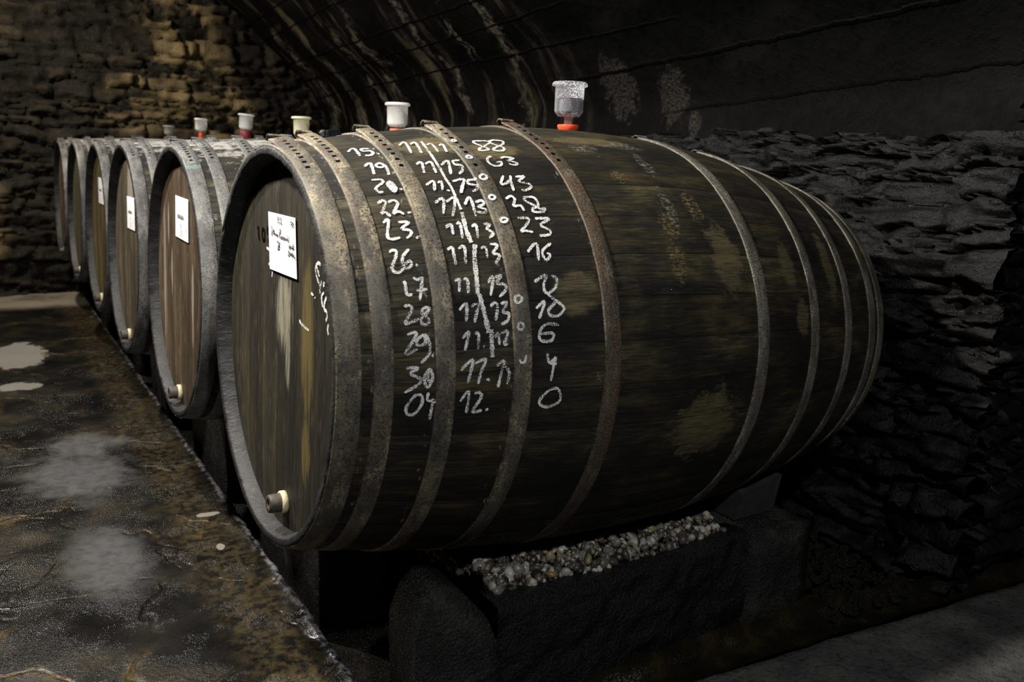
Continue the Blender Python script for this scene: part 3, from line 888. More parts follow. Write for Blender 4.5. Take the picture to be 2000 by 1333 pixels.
def build_staves(name, Rb, parent, m_st, seed):
    prof = [(.043, .4545), (.03, .4565), (.006, .4635), (.001, .466), (0.0, .468), (0.0, .478), (.0015, .4825)]
    xs = np.concatenate([[.004], np.linspace(.012, L_B - .012, 92), [L_B - .004]])
    prof += [(x, float(rad_at(x, Rb))) for x in xs]
    prof += [(L_B - .0015, .472), (L_B, .468), (L_B, .452), (L_B - .006, .446), (L_B - .052, .44)]
    nseg = NS * 8
    rng = np.random.RandomState(seed)
    so = rng.uniform(-.0012, .0012, NS)
    th = np.arange(nseg) / nseg * 2 * math.pi
    k = (np.arange(nseg) / 8.0)
    f = k - np.floor(k)
    off = so[np.floor(k).astype(int)] - np.where(np.minimum(f, 1 - f) < .06, .0022, 0)
    n = len(prof)
    V = np.zeros((n, nseg, 3)); 
    for i, (x, r) in enumerate(prof):
        end = x < .012 and i < 9
        rr = r + off * (1 if i > 6 else .5)
        xx = np.full(nseg, x)
        if i < 8:
            chip = np.maximum(fbm(th * 18, th * 0 + i * .3, seed) - .62, 0) * .03
            xx = xx + chip * (1 if 2 < i else 0) + so[np.floor(k).astype(int)] * (.9 if i in (3, 4, 5, 6) else 0)
            rr = rr - chip * .3
        V[i, :, 0] = xx; V[i, :, 1] = rr * np.cos(th); V[i, :, 2] = rr * np.sin(th)
    Fc = grid_faces(n, nseg, True)
    uv = []
    mi = []
    cu = [p[0] for p in prof]
    for idx, fc in enumerate(Fc):
        i, j = idx // nseg, idx % nseg
        a0 = j / nseg * 2 * math.pi * .55; a1 = (j + 1) / nseg * 2 * math.pi * .55
        uv += [(cu[i], a0), (cu[i], a1), (cu[i + 1], a1), (cu[i + 1], a0)]
        mi.append(1 if (i < 6 or i > n - 6) else 0)
    return mesh(name, V.reshape(-1, 3), Fc, [m_st, M_END], parent, uv, mi)


def build_head(name, parent, mat, x=HEAD_X, r=.4545, back=False):
    nr, na = 6, 128
    V = [(x, 0, 0)]
    for i in range(1, nr + 1):
        for j in range(na):
            a = j / na * 2 * math.pi
            V.append((x + .0025 * (i == nr), r * i / nr * math.cos(a), r * i / nr * math.sin(a)))
    Fc = []
    for j in range(na):
        j2 = (j + 1) % na
        Fc.append((0, 1 + j2, 1 + j))
        for i in range(nr - 1):
            a, b = 1 + i * na, 1 + (i + 1) * na
            Fc.append((a + j, a + j2, b + j2, b + j))
    if back:
        Fc = [f[::-1] for f in Fc]
    o = mesh(name, V, Fc, mat, parent, [(v[1], v[2]) for v in V], smooth=False)
    return o


def hoop_mesh(name, x0, x1, Rb, parent, mat, holes=None, t=.0035, nseg=360, extra=0.0, th0=0.0, th1=2 * math.pi, lift=None):
    """a flat iron band following the staves; holes = list of angles (deg) with a square hole"""
    w = x1 - x0
    cols = [x0 + .0006, x0 + .002, x0 + w * .5 - .0052, x0 + w * .5 + .0052, x1 - .002, x1 - .0006]
    hs = set()
    closed = th1 - th0 > 6.2
    if holes:
        for h in holes:
            hs.add(int(round((math.radians(h) - th0) / (th1 - th0) * nseg)))
    ang = [th0 + (th1 - th0) * i / nseg for i in range(nseg + (0 if closed else 1))]
    na = len(ang)
    V = []
    nc = len(cols) + 2
    for a in ang:
        lf = lift(a) if lift else 0
        ring = [(x0, 0.0)] + [(c, t if 0 < i < 5 else t * .8) for i, c in enumerate(cols)] + [(x1, 0.0)]
        for (x, h) in ring:
            r = float(rad_at(x, Rb)) + h + extra + lf - (.001 if h == 0 else 0)
            V.append((x, r * math.cos(a), r * math.sin(a)))
    Fc = []; uv = []; mi = []
    nv0 = len(V)
    for i in range(na if closed else na - 1):
        i2 = (i + 1) % na
        a0 = ang[i] * .55; a1 = (ang[i] + (th1 - th0) / nseg) * .55
        for j in range(nc - 1):
            hole = (i in hs or (i + 1) in hs or (i - 1) in hs) and j == 3
            Fc.append((i * nc + j, i2 * nc + j, i2 * nc + j + 1, i * nc + j + 1))
            c0 = V[j][0] - x0; c1 = V[j + 1][0] - x0
            uv += [(c0, a0), (c0, a1), (c1, a1), (c1, a0)]
            mi.append(1 if hole else 0)
    o = mesh(name, V, Fc, [mat, M_DARK], parent, uv, mi)
    return o


def tab(name, parent, mat, x0, x1, Rb, th, lift_h):
    """bent-over tail of the hoop end, standing off the staves at its crest"""
    V = []; Fc = []
    rb = float(rad_at((x0 + x1) / 2, Rb))
    prof = [(0.0, lift_h), (.35, lift_h + .0035), (.75, lift_h + .0035), (1.05, lift_h), (1.25, lift_h * .55), (1.3, .002)]
    tk = .003
    for (d, h) in prof:
        a = math.radians(th - d * 2.2)
        for x in (x0, x1):
            for e in (0, tk):
                r = rb + h + .0035 + e
                V.append((x, r * math.cos(a), r * math.sin(a)))
    n = len(prof)
    for i in range(n - 1):
        b, c = i * 4, (i + 1) * 4
        Fc += [(b + 1, b + 3, c + 3, c + 1), (b, c, c + 2, b + 2), (b, b + 1, c + 1, c), (b + 2, c + 2, c + 3, b + 3)]
    Fc += [(0, 2, 3, 1), (n * 4 - 4, n * 4 - 3, n * 4 - 1, n * 4 - 2)]
    return mesh(name, V, Fc, mat, parent, [(v[0], v[1]) for v in V], smooth=False)


def lathe(name, prof, mat, parent, seg=48, axis='z', loc=(0, 0, 0), mi=None, smooth=True, mats=None):
    V = []; n = len(prof)
    for (r, z) in prof:
        for j in range(seg):
            a = j / seg * 2 * math.pi
            if axis == 'z':
                V.append((loc[0] + r * math.cos(a), loc[1] + r * math.sin(a), loc[2] + z))
            else:
                V.append((loc[0] - z, loc[1] + r * math.cos(a), loc[2] + r * math.sin(a)))
    Fc = grid_faces(n, seg, True)
    if axis == 'z':
        Fc = [f[::-1] for f in Fc]
        Fc = [f[::-1] for f in Fc]
    o = mesh(name, V, Fc, mats or mat, parent, mi=mi, smooth=smooth)
    return o


def plug(parent, y, z):
    p = lathe('spigot_plug', [(.0005, .0), (.0235, .0), (.0235, .012), (.023, .038), (.0215, .043), (.009, .043), (.0085, .030), (.0005, .030)],
              M_PLUG, parent, 32, 'x', (HEAD_X, y, z))
    lathe('collar', [(.0225, .0), (.0285, .0), (.0285, .011), (.0270, .0135), (.0225, .0135)], M_COLLAR, p, 36, 'x', (HEAD_X, y, z))
    return p


HOOPS = [(.0025, .052, 0), (.075, .116, 0), (.203, .245, 0), (.375, .418, 0), (.604, .648, 1),
         (1.104, 1.148, 2), (1.343, 1.382, 2), (1.533, 1.571, 2), (1.692, 1.735, 2), (1.757, 1.799, 2)]


def make_barrel(y0, Rb, label, near, m_head, plug_pos, group):
    root = empty('wine_barrel', (0, y0, AX), (0, TILT, SKEW))
    tag(root, label, 'barrel', group)
    build_staves('staves', Rb, root, M_ST1 if near else M_ST2, 3 if near else 8)
    build_head('barrel_head', root, m_head)
    build_head('barrel_head', root, M_HD3, L_B - HEAD_X, .44, True)
    rng = random.Random(7 if near else 19)
    for i, (x0, x1, kind) in enumerate(HOOPS):
        if near:
            m = (M_HP1, M_HP1R, M_HP1B)[kind]
        else:
            m = M_HP2
        crest = (94, 93, 98, 100, 99, 96, 97, 95, 96, 94)[i]
        h = hoop_mesh('metal_hoop', x0, x1, Rb, root, m)
        # loose overlapping end of the band with its row of square holes, lifting off towards the crest
        n_holes = 8 if i < 5 else 4
        a0, a1 = math.radians(crest - 3), math.radians(crest + 3.0 * n_holes + 2)
        up = .011 if i < 5 else .004
        lf = lambda a, c=a0, e=math.radians(crest + 11), up=up: up * max(0.0, (e - a) / (e - c)) ** 1.3
        hoop_mesh('hoop_end', x0 + .0012, x1 - .0012, Rb, h, m, [crest + 2.5 + 2.85 * k for k in range(n_holes)], .0034, 80, .0005, a0, a1, lf)
        if i < 7:
            tab('bent_clip', h, m, x0 + .003, x1 - .003, Rb, crest - 3, up + .0006)
    if plug_pos:
        plug(root, *plug_pos)
    return root


G_ROW = 'wine barrels in a row along the cellar aisle'
b1 = make_barrel(0.0, .593, 'nearest dark oak wine barrel, its side covered in chalked dates and numbers', True, M_HD1, (-.077, -.379), G_ROW)
b2 = make_barrel(1.172, .562, 'barrel with warm brown head, second in the row behind the chalked barrel', False, M_HD2, (.02, -.415), G_ROW)
b2.location.z -= .008
FAR = [(2.30, 'barrel with grey-brown head and white note, third in the row', M_HD3, 1.0, -.008),
       (3.465, 'barrel with golden-brown head behind a narrow strip of white note, fourth in the row', M_HD4, 1.02, -.012),
       (4.69, 'barrel with pale grey front hoop and no note in view, fifth in the row', M_HD5, 1.0, -.006),
       (5.93, 'last barrel of the row, at the rubble end wall', M_HD2, 1.0, 0.0)]


def copy_tree(o, parent=None):
    c = o.copy()
    COL.objects.link(c)
    if parent:
        c.parent = parent
        c.matrix_parent_inverse = o.matrix_parent_inverse.copy()
    for ch in list(o.children):
        copy_tree(ch, c)
    return c


barrels = [b1, b2]
for ch in b2.children:
    if ch.name.startswith('metal_hoop'):
        FIRST_HOOP = ch
        break
for (y, lab, mh, s, dz) in FAR:
    b = copy_tree(b2)
    b.location = (-.012 if y < 3 else 0.0, y, AX + dz)
    b['label'] = lab
    for ch in b.children:
        if ch.name.startswith('barrel_head'):
            ch.material_slots[0].link = 'OBJECT'
            ch.material_slots[0].material = mh
            break
    barrels.append(b)

FIRST_HOOP.material_slots[0].link = 'OBJECT'
FIRST_HOOP.material_slots[0].material = M_HP2G

# ------------------------------------------------------------------ chalk and notes
CH = [[0.1329,110.76,0.151,108.98,0.1508,113.86],[0.1842,110.29,0.1663,109.97,0.1655,111.41,0.1812,111.63,0.1834,113.12,0.1728,114.17,0.1616,113.79],[0.1924,113.66,0.1958,113.89],[0.2566,110.14,0.2763,108.33,0.2679,114.93],[0.2846,110.11,0.2999,109.01,0.2912,115.36],[0.3218,111.15,0.3346,110.8,0.332,115.48],[0.3489,112.2,0.3599,111.41,0.3521,115.77],[0.3976,109.8,0.3985,110.25,0.3959,110.82,0.3913,111.17,0.3874,111.09,0.3866,110.64,0.3895,110.07,0.3942,109.73,0.3979,109.84],[0.4694,110.58,0.4475,110.54,0.4425,112.0,0.4587,114.5,0.4621,115.72,0.4376,116.06,0.4426,114.86,0.469,113.1,0.4867,111.4,0.4702,110.41],[0.503,110.31,0.5224,111.11,0.5154,112.86,0.4862,114.7,0.4731,115.93,0.4864,116.62,0.5019,116.11,0.5053,114.6,0.4863,112.45,0.4885,110.91,0.5053,110.15],[0.1446,119.19,0.1609,117.91,0.1554,122.79],[0.1883,119.6,0.1814,118.38,0.1703,119.11,0.1722,120.09,0.1835,120.2,0.1895,119.51,0.1884,122.62,0.184,123.59],[0.196,122.81,0.2001,123.09],[0.26,120.44,0.2745,119.64,0.2656,124.06],[0.2809,120.6,0.2964,119.97,0.2928,124.43],[0.3162,121.59,0.3377,119.83,0.325,125.3],[0.3665,120.0,0.3503,120.1,0.3486,121.65,0.3631,122.24,0.3582,124.06,0.3443,125.46],[0.3977,118.84,0.4001,119.22,0.398,119.7,0.3927,120.0,0.3874,119.93,0.3853,119.54,0.3877,119.06,0.3931,118.78,0.3983,118.88],[0.4541,118.92,0.4392,119.81,0.4343,121.58,0.4429,123.03,0.4607,122.94,0.4674,121.48,0.4533,121.82],[0.4733,120.05,0.486,119.54,0.507,120.23,0.487,121.15,0.4976,121.59,0.5067,122.44,0.4967,123.09,0.4843,122.44],[0.1438,124.88,0.1638,125.1,0.1651,126.15,0.147,127.58,0.1437,128.3,0.1476,129.45,0.1568,129.33],[0.1797,126.01,0.173,126.85,0.1759,128.82,0.1803,129.78,0.1867,128.9,0.1852,127.05,0.1791,126.0,0.182,128.15,0.1833,129.29,0.179,127.41],[0.1941,128.92,0.1994,129.26],[0.2557,128.5,0.2767,127.26,0.2686,130.49],[0.2845,128.08,0.2936,127.6,0.2876,130.49],[0.2965,130.63,0.3032,130.95],[0.32,127.88,0.3482,127.34,0.3389,129.41,0.326,131.92,0.3351,129.81,0.3428,129.0],[0.377,127.87,0.3572,127.88,0.3543,129.11,0.3709,129.69,0.3676,130.95,0.3545,131.67],[0.4018,126.61,0.4047,127.14,0.402,127.84,0.3952,128.28,0.3886,128.2,0.386,127.66,0.3891,126.97,0.396,126.55,0.4025,126.66],[0.4496,126.88,0.4321,129.7,0.4449,129.6,0.4608,128.55],[0.4674,126.98,0.4595,129.42,0.4553,132.12],[0.4786,127.5,0.5023,127.48,0.4801,129.09,0.5029,130.07,0.5041,131.14,0.486,132.1,0.4761,131.85],[0.1357,133.04,0.1476,132.1,0.1525,132.88,0.1448,134.57,0.135,136.27,0.1442,135.74,0.1531,137.15],[0.1579,132.95,0.1703,132.43,0.1773,133.62,0.1603,136.41,0.1726,135.91,0.1829,136.88],[0.1912,136.56,0.2002,136.44],[0.2585,134.31,0.2801,133.18,0.2679,137.6],[0.2842,134.26,0.3058,133.04,0.3006,135.19,0.2867,138.5],[0.35,135.03,0.3665,134.5,0.3676,135.74,0.3515,136.27,0.3683,137.25,0.3609,138.15,0.3454,137.74],[0.3237,135.47,0.342,133.36,0.3392,138.93],[0.3969,133.43,0.3997,133.83,0.3978,134.37,0.3924,134.72,0.3868,134.66,0.3843,134.24,0.3865,133.7,0.392,133.38,0.3976,133.47],[0.4263,134.47,0.4416,133.66,0.448,134.71,0.4378,136.64,0.4558,136.59,0.459,138.15],[0.4975,134.24,0.4752,134.26,0.4722,135.22,0.4909,136.82,0.5023,137.8,0.5144,137.59,0.5059,138.61,0.4831,138.52,0.4821,137.71,0.4998,136.86,0.5018,135.27,0.4962,134.16],[0.1336,138.83,0.1462,138.03,0.1353,142.95,0.1618,143.1],[0.1649,138.92,0.1865,139.31,0.1682,140.74,0.1857,141.49,0.1839,142.58,0.1733,143.43],[0.1934,143.63,0.201,143.19],[0.2629,141.48,0.2765,140.66,0.2748,143.45],[0.2893,140.76,0.2974,140.48,0.2937,144.5],[0.3221,141.71,0.3326,141.14,0.3284,144.68],[0.3506,141.13,0.3655,141.43,0.3545,142.45,0.367,143.65,0.3542,144.85],[0.3885,140.68,0.3991,139.97,0.4091,140.56,0.3978,141.22,0.3895,140.9],[0.4367,140.01,0.463,140.32,0.4521,142.0,0.4337,143.66,0.4444,143.48,0.4628,143.94],[0.4793,140.39,0.5148,140.61,0.4872,142.16,0.5062,143.59,0.5026,144.73,0.476,144.92],[0.1309,146.68,0.136,146.24,0.1452,146.4,0.1419,147.99,0.1301,150.35,0.1336,151.54,0.1425,151.77,0.1536,150.88],[0.1725,146.15,0.1564,148.06,0.1537,149.69,0.1596,150.93,0.1714,150.1,0.1693,149.14,0.1567,149.97],[0.1795,150.45,0.1842,150.18],[0.2536,147.18,0.2655,146.53,0.2653,148.66,0.2654,150.84],[0.2786,147.05,0.2925,146.64,0.2873,150.68],[0.3289,147.31,0.3398,147.06,0.3386,149.72],[0.3518,146.4,0.369,146.76,0.3541,148.63,0.3684,149.19,0.354,151.17],[0.4363,148.77,0.463,146.78,0.4579,150.95],[0.4995,146.93,0.4751,148.48,0.4716,149.87,0.478,150.94,0.4902,149.79,0.4821,149.29],[0.1462,154.13,0.1513,154.29,0.1511,156.48,0.1544,157.25,0.1632,156.96],[0.1696,153.17,0.178,153.84,0.1881,153.37,0.1848,155.1,0.1768,158.54],[0.1726,156.23,0.1956,156.1],[0.2566,154.71,0.2665,154.3,0.2623,157.17],[0.2762,154.42,0.2846,154.54,0.2817,157.64],[0.329,155.52,0.3431,154.12,0.3306,158.45],[0.3471,154.38,0.3618,153.96,0.3493,155.72,0.367,156.12,0.3665,157.43,0.3499,158.85],[0.4375,155.88,0.4693,154.34,0.4594,156.43,0.4596,158.18,0.4712,158.86],[0.4811,154.69,0.4933,155.34,0.4869,157.42,0.4694,158.57,0.472,159.39,0.498,161.45,0.5011,162.38,0.4859,163.65,0.4669,163.57,0.4624,162.44,0.4795,160.86,0.4863,160.08],[0.4328,161.85,0.4555,160.35,0.4381,164.14],[0.3954,158.8,0.3995,159.29,0.3986,159.95,0.3933,160.39,0.3868,160.34,0.383,159.83,0.3843,159.16,0.3898,158.75,0.3963,158.84],[0.3941,164.89,0.3974,165.34,0.397,165.95,0.393,166.36,0.3879,166.32,0.3847,165.85,0.3855,165.24,0.3897,164.85,0.3947,164.93],[0.1431,159.71,0.1543,159.55,0.1586,160.52,0.1502,161.92,0.1418,163.66,0.1503,163.51,0.1712,162.72],[0.1807,160.37,0.1947,160.32,0.1876,161.58,0.176,162.72,0.1776,164.03,0.1904,163.76,0.1894,162.6,0.1784,161.46,0.1813,160.32],[0.2575,161.32,0.2749,159.92,0.2705,163.85],[0.2843,160.64,0.2938,160.21,0.3018,160.19,0.2946,162.22,0.2885,164.24],[0.3276,160.88,0.3372,160.1,0.3437,160.77,0.3361,164.06],[0.3515,160.38,0.3671,160.26,0.3539,162.25,0.3674,162.61,0.3639,164.15,0.3479,164.98],[0.1441,166.1,0.1625,165.69,0.16,166.88,0.1397,170.43,0.1647,169.32],[0.1789,166.22,0.1636,167.48,0.1657,168.7,0.1811,168.15,0.1794,166.28,0.188,167.61,0.1891,170.48,0.1709,172.61],[0.199,170.53,0.1937,171.34],[0.2603,167.63,0.275,166.18,0.2643,170.3],[0.2877,166.79,0.2959,166.72,0.293,170.21],[0.3046,169.59,0.3092,169.67],[0.333,167.87,0.34,166.66,0.3416,169.47],[0.3457,166.92,0.3613,166.48,0.3584,167.94,0.3513,169.37,0.3602,169.3],[0.4863,165.73,0.4558,165.39,0.4386,166.78,0.4367,168.66,0.452,169.24,0.4669,168.89,0.4692,167.48,0.4394,167.54],[0.1392,173.61,0.1652,173.74,0.1489,174.91,0.172,176.47,0.1586,177.95,0.1374,179.26],[0.1886,173.88,0.178,175.63,0.1797,177.45,0.1866,178.21,0.1947,176.28,0.1927,174.76,0.1886,173.93,0.1848,176.24,0.1904,177.14],[0.2556,174.74,0.2639,173.72,0.2813,172.46,0.2766,175.21,0.271,177.56],[0.2858,173.31,0.3098,172.45,0.2994,175.32,0.2939,177.95],[0.3122,177.11,0.3156,176.92,0.3198,177.35],[0.3347,174.11,0.3519,172.94,0.3444,176.11,0.3392,178.89],[0.352,174.08,0.3641,175.63,0.3601,178.26],[0.3855,172.88,0.3895,173.58,0.3976,173.39,0.4012,171.91],[0.454,171.74,0.4594,174.01,0.4758,172.75,0.4706,174.43,0.4643,178.2],[0.4594,174.01,0.4776,174.32],[0.1739,179.97,0.1593,180.06,0.1429,182.63,0.1452,184.24,0.1591,184.44,0.1742,182.13,0.1744,180.03],[0.1871,179.42,0.1861,181.33,0.2005,181.03],[0.1991,180.96,0.1955,183.43,0.1933,185.8],[0.2564,181.77,0.2739,179.5,0.2719,184.55],[0.2864,180.11,0.2983,179.9,0.3024,181.01,0.2876,183.65,0.2869,184.46,0.3064,184.03],[0.314,184.16,0.3206,183.73],[0.4837,179.79,0.4626,180.12,0.4418,182.14,0.4432,183.4,0.4636,184.05,0.4886,182.99,0.4918,181.51,0.483,179.75]]
LN = [[0.317,108.64,0.3114,114.08,0.3088,118.37,0.3077,122.34,0.3069,126.82,0.3097,129.56,0.3099,134.11,0.3107,136.8],[0.31,137.53,0.3093,139.34,0.3069,142.45,0.3106,145.7],[0.3175,146.27,0.3093,149.6,0.3057,153.54,0.3064,152.64,0.3024,157.94],[0.3058,157.96,0.3128,162.6,0.3183,166.61],[0.3245,165.93,0.3244,168.9,0.3251,172.07]]
HS = [[-0.2959,0.2404,-0.2799,0.2427,-0.2682,0.2358,-0.2637,0.2247,-0.2709,0.2136,-0.2925,0.1953],[-0.2718,0.2332,-0.2891,0.2142],[-0.3037,0.2064,-0.2941,0.1898,-0.2961,0.1785],[-0.3196,0.2072,-0.3145,0.1955],[-0.3187,0.1841,-0.3057,0.1751,-0.3088,0.1607,-0.3145,0.1523],[-0.3353,0.178,-0.3235,0.1616,-0.3232,0.1489,-0.335,0.1472,-0.3426,0.1381,-0.334,0.1247],[-0.3512,0.1222,-0.3458,0.1105,-0.3516,0.0986],[-0.1635,0.0976,-0.1775,0.0905,-0.2287,0.0847],[-0.239,0.1709,-0.2539,0.1686],[-0.263,0.1654,-0.2654,0.1635],[0.0981,0.2352,0.0641,0.232],[0.0793,0.1953,0.0629,0.2015],[0.0511,0.1876,0.0467,0.1797,0.0513,0.1671]]
BR = [[0.1826,0.2756,0.1737,0.2796,0.1722,0.2639,0.1633,0.247],[0.1317,0.282,0.1394,0.2716,0.1334,0.2534,0.1215,0.2512,0.1164,0.2582,0.119,0.2735,0.1317,0.282],[0.079,0.2859,0.0935,0.2837,0.0916,0.2736,0.0796,0.2728,0.0765,0.259,0.0893,0.2534]]
INK = [[-0.0092,0.3196,-0.0011,0.3182,-0.0071,0.3128,-0.0024,0.3095,-0.0103,0.3055],[-0.0202,0.3194,-0.0126,0.3185,-0.0166,0.3136,-0.014,0.309,-0.0223,0.305],[-0.0259,0.3184,-0.0345,0.3172,-0.0319,0.3119,-0.0274,0.3072,-0.0387,0.3066],[-0.1051,0.31,-0.104,0.3149,-0.1136,0.3162,-0.1148,0.3102,-0.106,0.3094],[-0.1181,0.3146,-0.125,0.3152,-0.1245,0.3089,-0.1184,0.3091],[-0.1075,0.3067,-0.1092,0.2995],[-0.1154,0.3081,-0.1212,0.3051,-0.118,0.3003],[0.0462,0.2929,0.0376,0.2913,0.0432,0.2818,0.0345,0.2766,0.0443,0.2724],[0.027,0.2881,0.033,0.2768],[0.0306,0.2785,0.0211,0.2883,0.023,0.2747,0.0149,0.2814,0.0131,0.2742,0.006,0.2793,0.0033,0.2733,-0.0028,0.2801,-0.004,0.2728,-0.0096,0.2792,-0.0071,0.2684],[0.0031,0.2692,0.0041,0.2587],[-0.0201,0.2697,-0.0248,0.2905,-0.033,0.2873,-0.0229,0.2805,-0.0353,0.2697,-0.0395,0.2791,-0.0423,0.2697,-0.0475,0.2784,-0.0508,0.269,-0.0569,0.2779,-0.0591,0.2691,-0.0643,0.2772,-0.0674,0.2692,-0.0722,0.2758,-0.0738,0.2706],[-0.0794,0.2861,-0.0783,0.2711,-0.0857,0.2778,-0.0838,0.2709,-0.0915,0.2709,-0.098,0.2835],[-0.0036,0.2605,-0.0152,0.2606,-0.009,0.2479],[-0.0271,0.2615,-0.017,0.2534,-0.0277,0.2487,-0.0184,0.243,-0.0092,0.2445,-0.0241,0.2542,-0.0247,0.2613],[-0.103,0.2641,-0.0944,0.2572,-0.1004,0.254,-0.1078,0.2587,-0.0962,0.2577],[-0.1082,0.2584,-0.1165,0.261],[-0.1208,0.2643,-0.1277,0.2657,-0.1236,0.2603,-0.1137,0.2555,-0.129,0.2574],[-0.1238,0.2561,-0.1319,0.2598],[-0.0949,0.2483,-0.091,0.2365,-0.0998,0.2407,-0.0972,0.2475,-0.0909,0.2475],[-0.1053,0.2466,-0.1035,0.2379,-0.1107,0.245,-0.1116,0.2374],[-0.1155,0.247,-0.1146,0.2378],[-0.1113,0.2431,-0.1218,0.2439],[-0.1237,0.2507,-0.12,0.237,-0.1284,0.2442,-0.1293,0.2367,-0.135,0.2435,-0.1354,0.236,-0.1419,0.236]]
PRT = [[-0.0196,0.2277,-0.0211,0.2258],[-0.0242,0.2278,-0.0258,0.2259],[-0.0289,0.2279,-0.0304,0.226],[-0.0335,0.228,-0.035,0.2261],[-0.0381,0.2281,-0.0396,0.2262],[0.0034,0.2207,0.0017,0.2158],[-0.0035,0.2208,-0.0052,0.2159],[-0.0104,0.2209,-0.0121,0.216],[-0.0173,0.221,-0.0189,0.2161],[-0.0241,0.2211,-0.0257,0.2162],[-0.0309,0.2212,-0.0325,0.2164],[-0.0376,0.2213,-0.0393,0.2165],[-0.0443,0.2214,-0.046,0.2166],[-0.051,0.2215,-0.0526,0.2167],[-0.0576,0.2215,-0.0592,0.2168],[-0.0642,0.2216,-0.0658,0.2169],[-0.0154,0.2131,-0.017,0.2106],[-0.0204,0.2131,-0.0219,0.2106],[-0.0253,0.2131,-0.0269,0.2106],[-0.0303,0.213,-0.0318,0.2106],[-0.0352,0.213,-0.0367,0.2106],[-0.0401,0.213,-0.0416,0.2106],[-0.045,0.213,-0.0465,0.2105],[-0.003,0.2074,-0.0046,0.2049],[-0.0086,0.2074,-0.0102,0.2049],[-0.0142,0.2074,-0.0158,0.2049],[-0.0197,0.2074,-0.0213,0.2049],[-0.0253,0.2074,-0.0268,0.2049],[-0.0308,0.2073,-0.0323,0.2049],[-0.0363,0.2073,-0.0378,0.2049],[-0.0417,0.2073,-0.0432,0.2049],[-0.0471,0.2073,-0.0487,0.2048],[-0.0525,0.2073,-0.0541,0.2048],[-0.0579,0.2073,-0.0594,0.2048]]


def smooth_path(p, n=6):
    p = np.array(p, float).reshape(-1, 2)
    if len(p) > 2:
        p = catmull(p, n)
    return p


def on_side(x, s):
    """chalk stands on the staves, or on a hoop where it crosses one"""
    r = float(rad_at(x, .593)) + .0022
    for (a, b, k) in HOOPS:
        if a - .002 < x < b + .002:
            r += .0036
    th = s / .55
    return (x, r * math.cos(th), r * math.sin(th))


def ribbon(path, w, V, Fc, UV, place, rng, taper=True):
    d = np.diff(path, axis=0)
    ln = np.hypot(d[:, 0], d[:, 1])
    acc = np.concatenate([[0], np.cumsum(ln)])
    if acc[-1] < 1e-6:
        return
    n = max(3, int(acc[-1] / .0035))
    t = np.linspace(0, acc[-1], n)
    P = np.stack([np.interp(t, acc, path[:, 0]), np.interp(t, acc, path[:, 1])], -1)
    T = np.gradient(P, axis=0)
    T /= (np.hypot(T[:, 0], T[:, 1])[:, None] + 1e-9)
    Nn = np.stack([-T[:, 1], T[:, 0]], -1)
    b = len(V)
    for i in range(n):
        ww = w * .5 * rng.uniform(.72, 1.2)
        if taper and (i == 0 or i == n - 1):
            ww *= .55
        for sg in (-1, 1):
            q = P[i] + Nn[i] * ww * sg
            V.append(place(q[0], q[1])); UV.append((q[0], q[1]))
    for i in range(n - 1):
        Fc.append((b + 2 * i, b + 2 * i + 1, b + 2 * i + 3, b + 2 * i + 2))


def strokes(name, lists, width, mat, parent, place, conv=None, seed=1, taper=True):
    rng = random.Random(seed)
    V, Fc, UV = [], [], []
    for st in lists:
        p = np.array(st, float).reshape(-1, 2)
        if conv:
            p = conv(p)
        ribbon(smooth_path(p), width, V, Fc, UV, place, rng, taper)
    return mesh(name, V, Fc, mat, parent, UV, smooth=False)


deg = lambda p: np.stack([p[:, 0], np.radians(p[:, 1]) * .55], -1)
def column(lo, hi):
    return [s for s in CH if lo <= sum(s[0::2]) / (len(s) / 2) < hi]


strokes('chalk_dates', column(0, .222), .0064, M_CHALK, b1, on_side, deg, 2)
strokes('chalk_readings', column(.222, .372), .0064, M_CHALK, b1, on_side, deg, 12)
strokes('chalk_degree_marks', column(.372, .418), .0058, M_CHALK, b1, on_side, deg, 13)
strokes('chalk_values', column(.418, .7), .0064, M_CHALK, b1, on_side, deg, 14)
strokes('chalk_line', LN[:1], .0062, M_CHALK, b1, on_side, deg, 4, False)
strokes('chalk_line', LN[1:], .0098, M_CHALK, b1, on_side, deg, 4, False)
strokes('chalk_word', HS[:7], .0075, M_CHALK, b1, lambda y, z: (HEAD_X - .0015, y, z), None, 5)
strokes('chalk_smudge', HS[7:], .0075, M_CHALK, b1, lambda y, z: (HEAD_X - .0015, y, z), None, 8)
strokes('burnt_number', BR, .010, M_BRAND, b1, lambda y, z: (HEAD_X - .0012, y, z), None, 6)


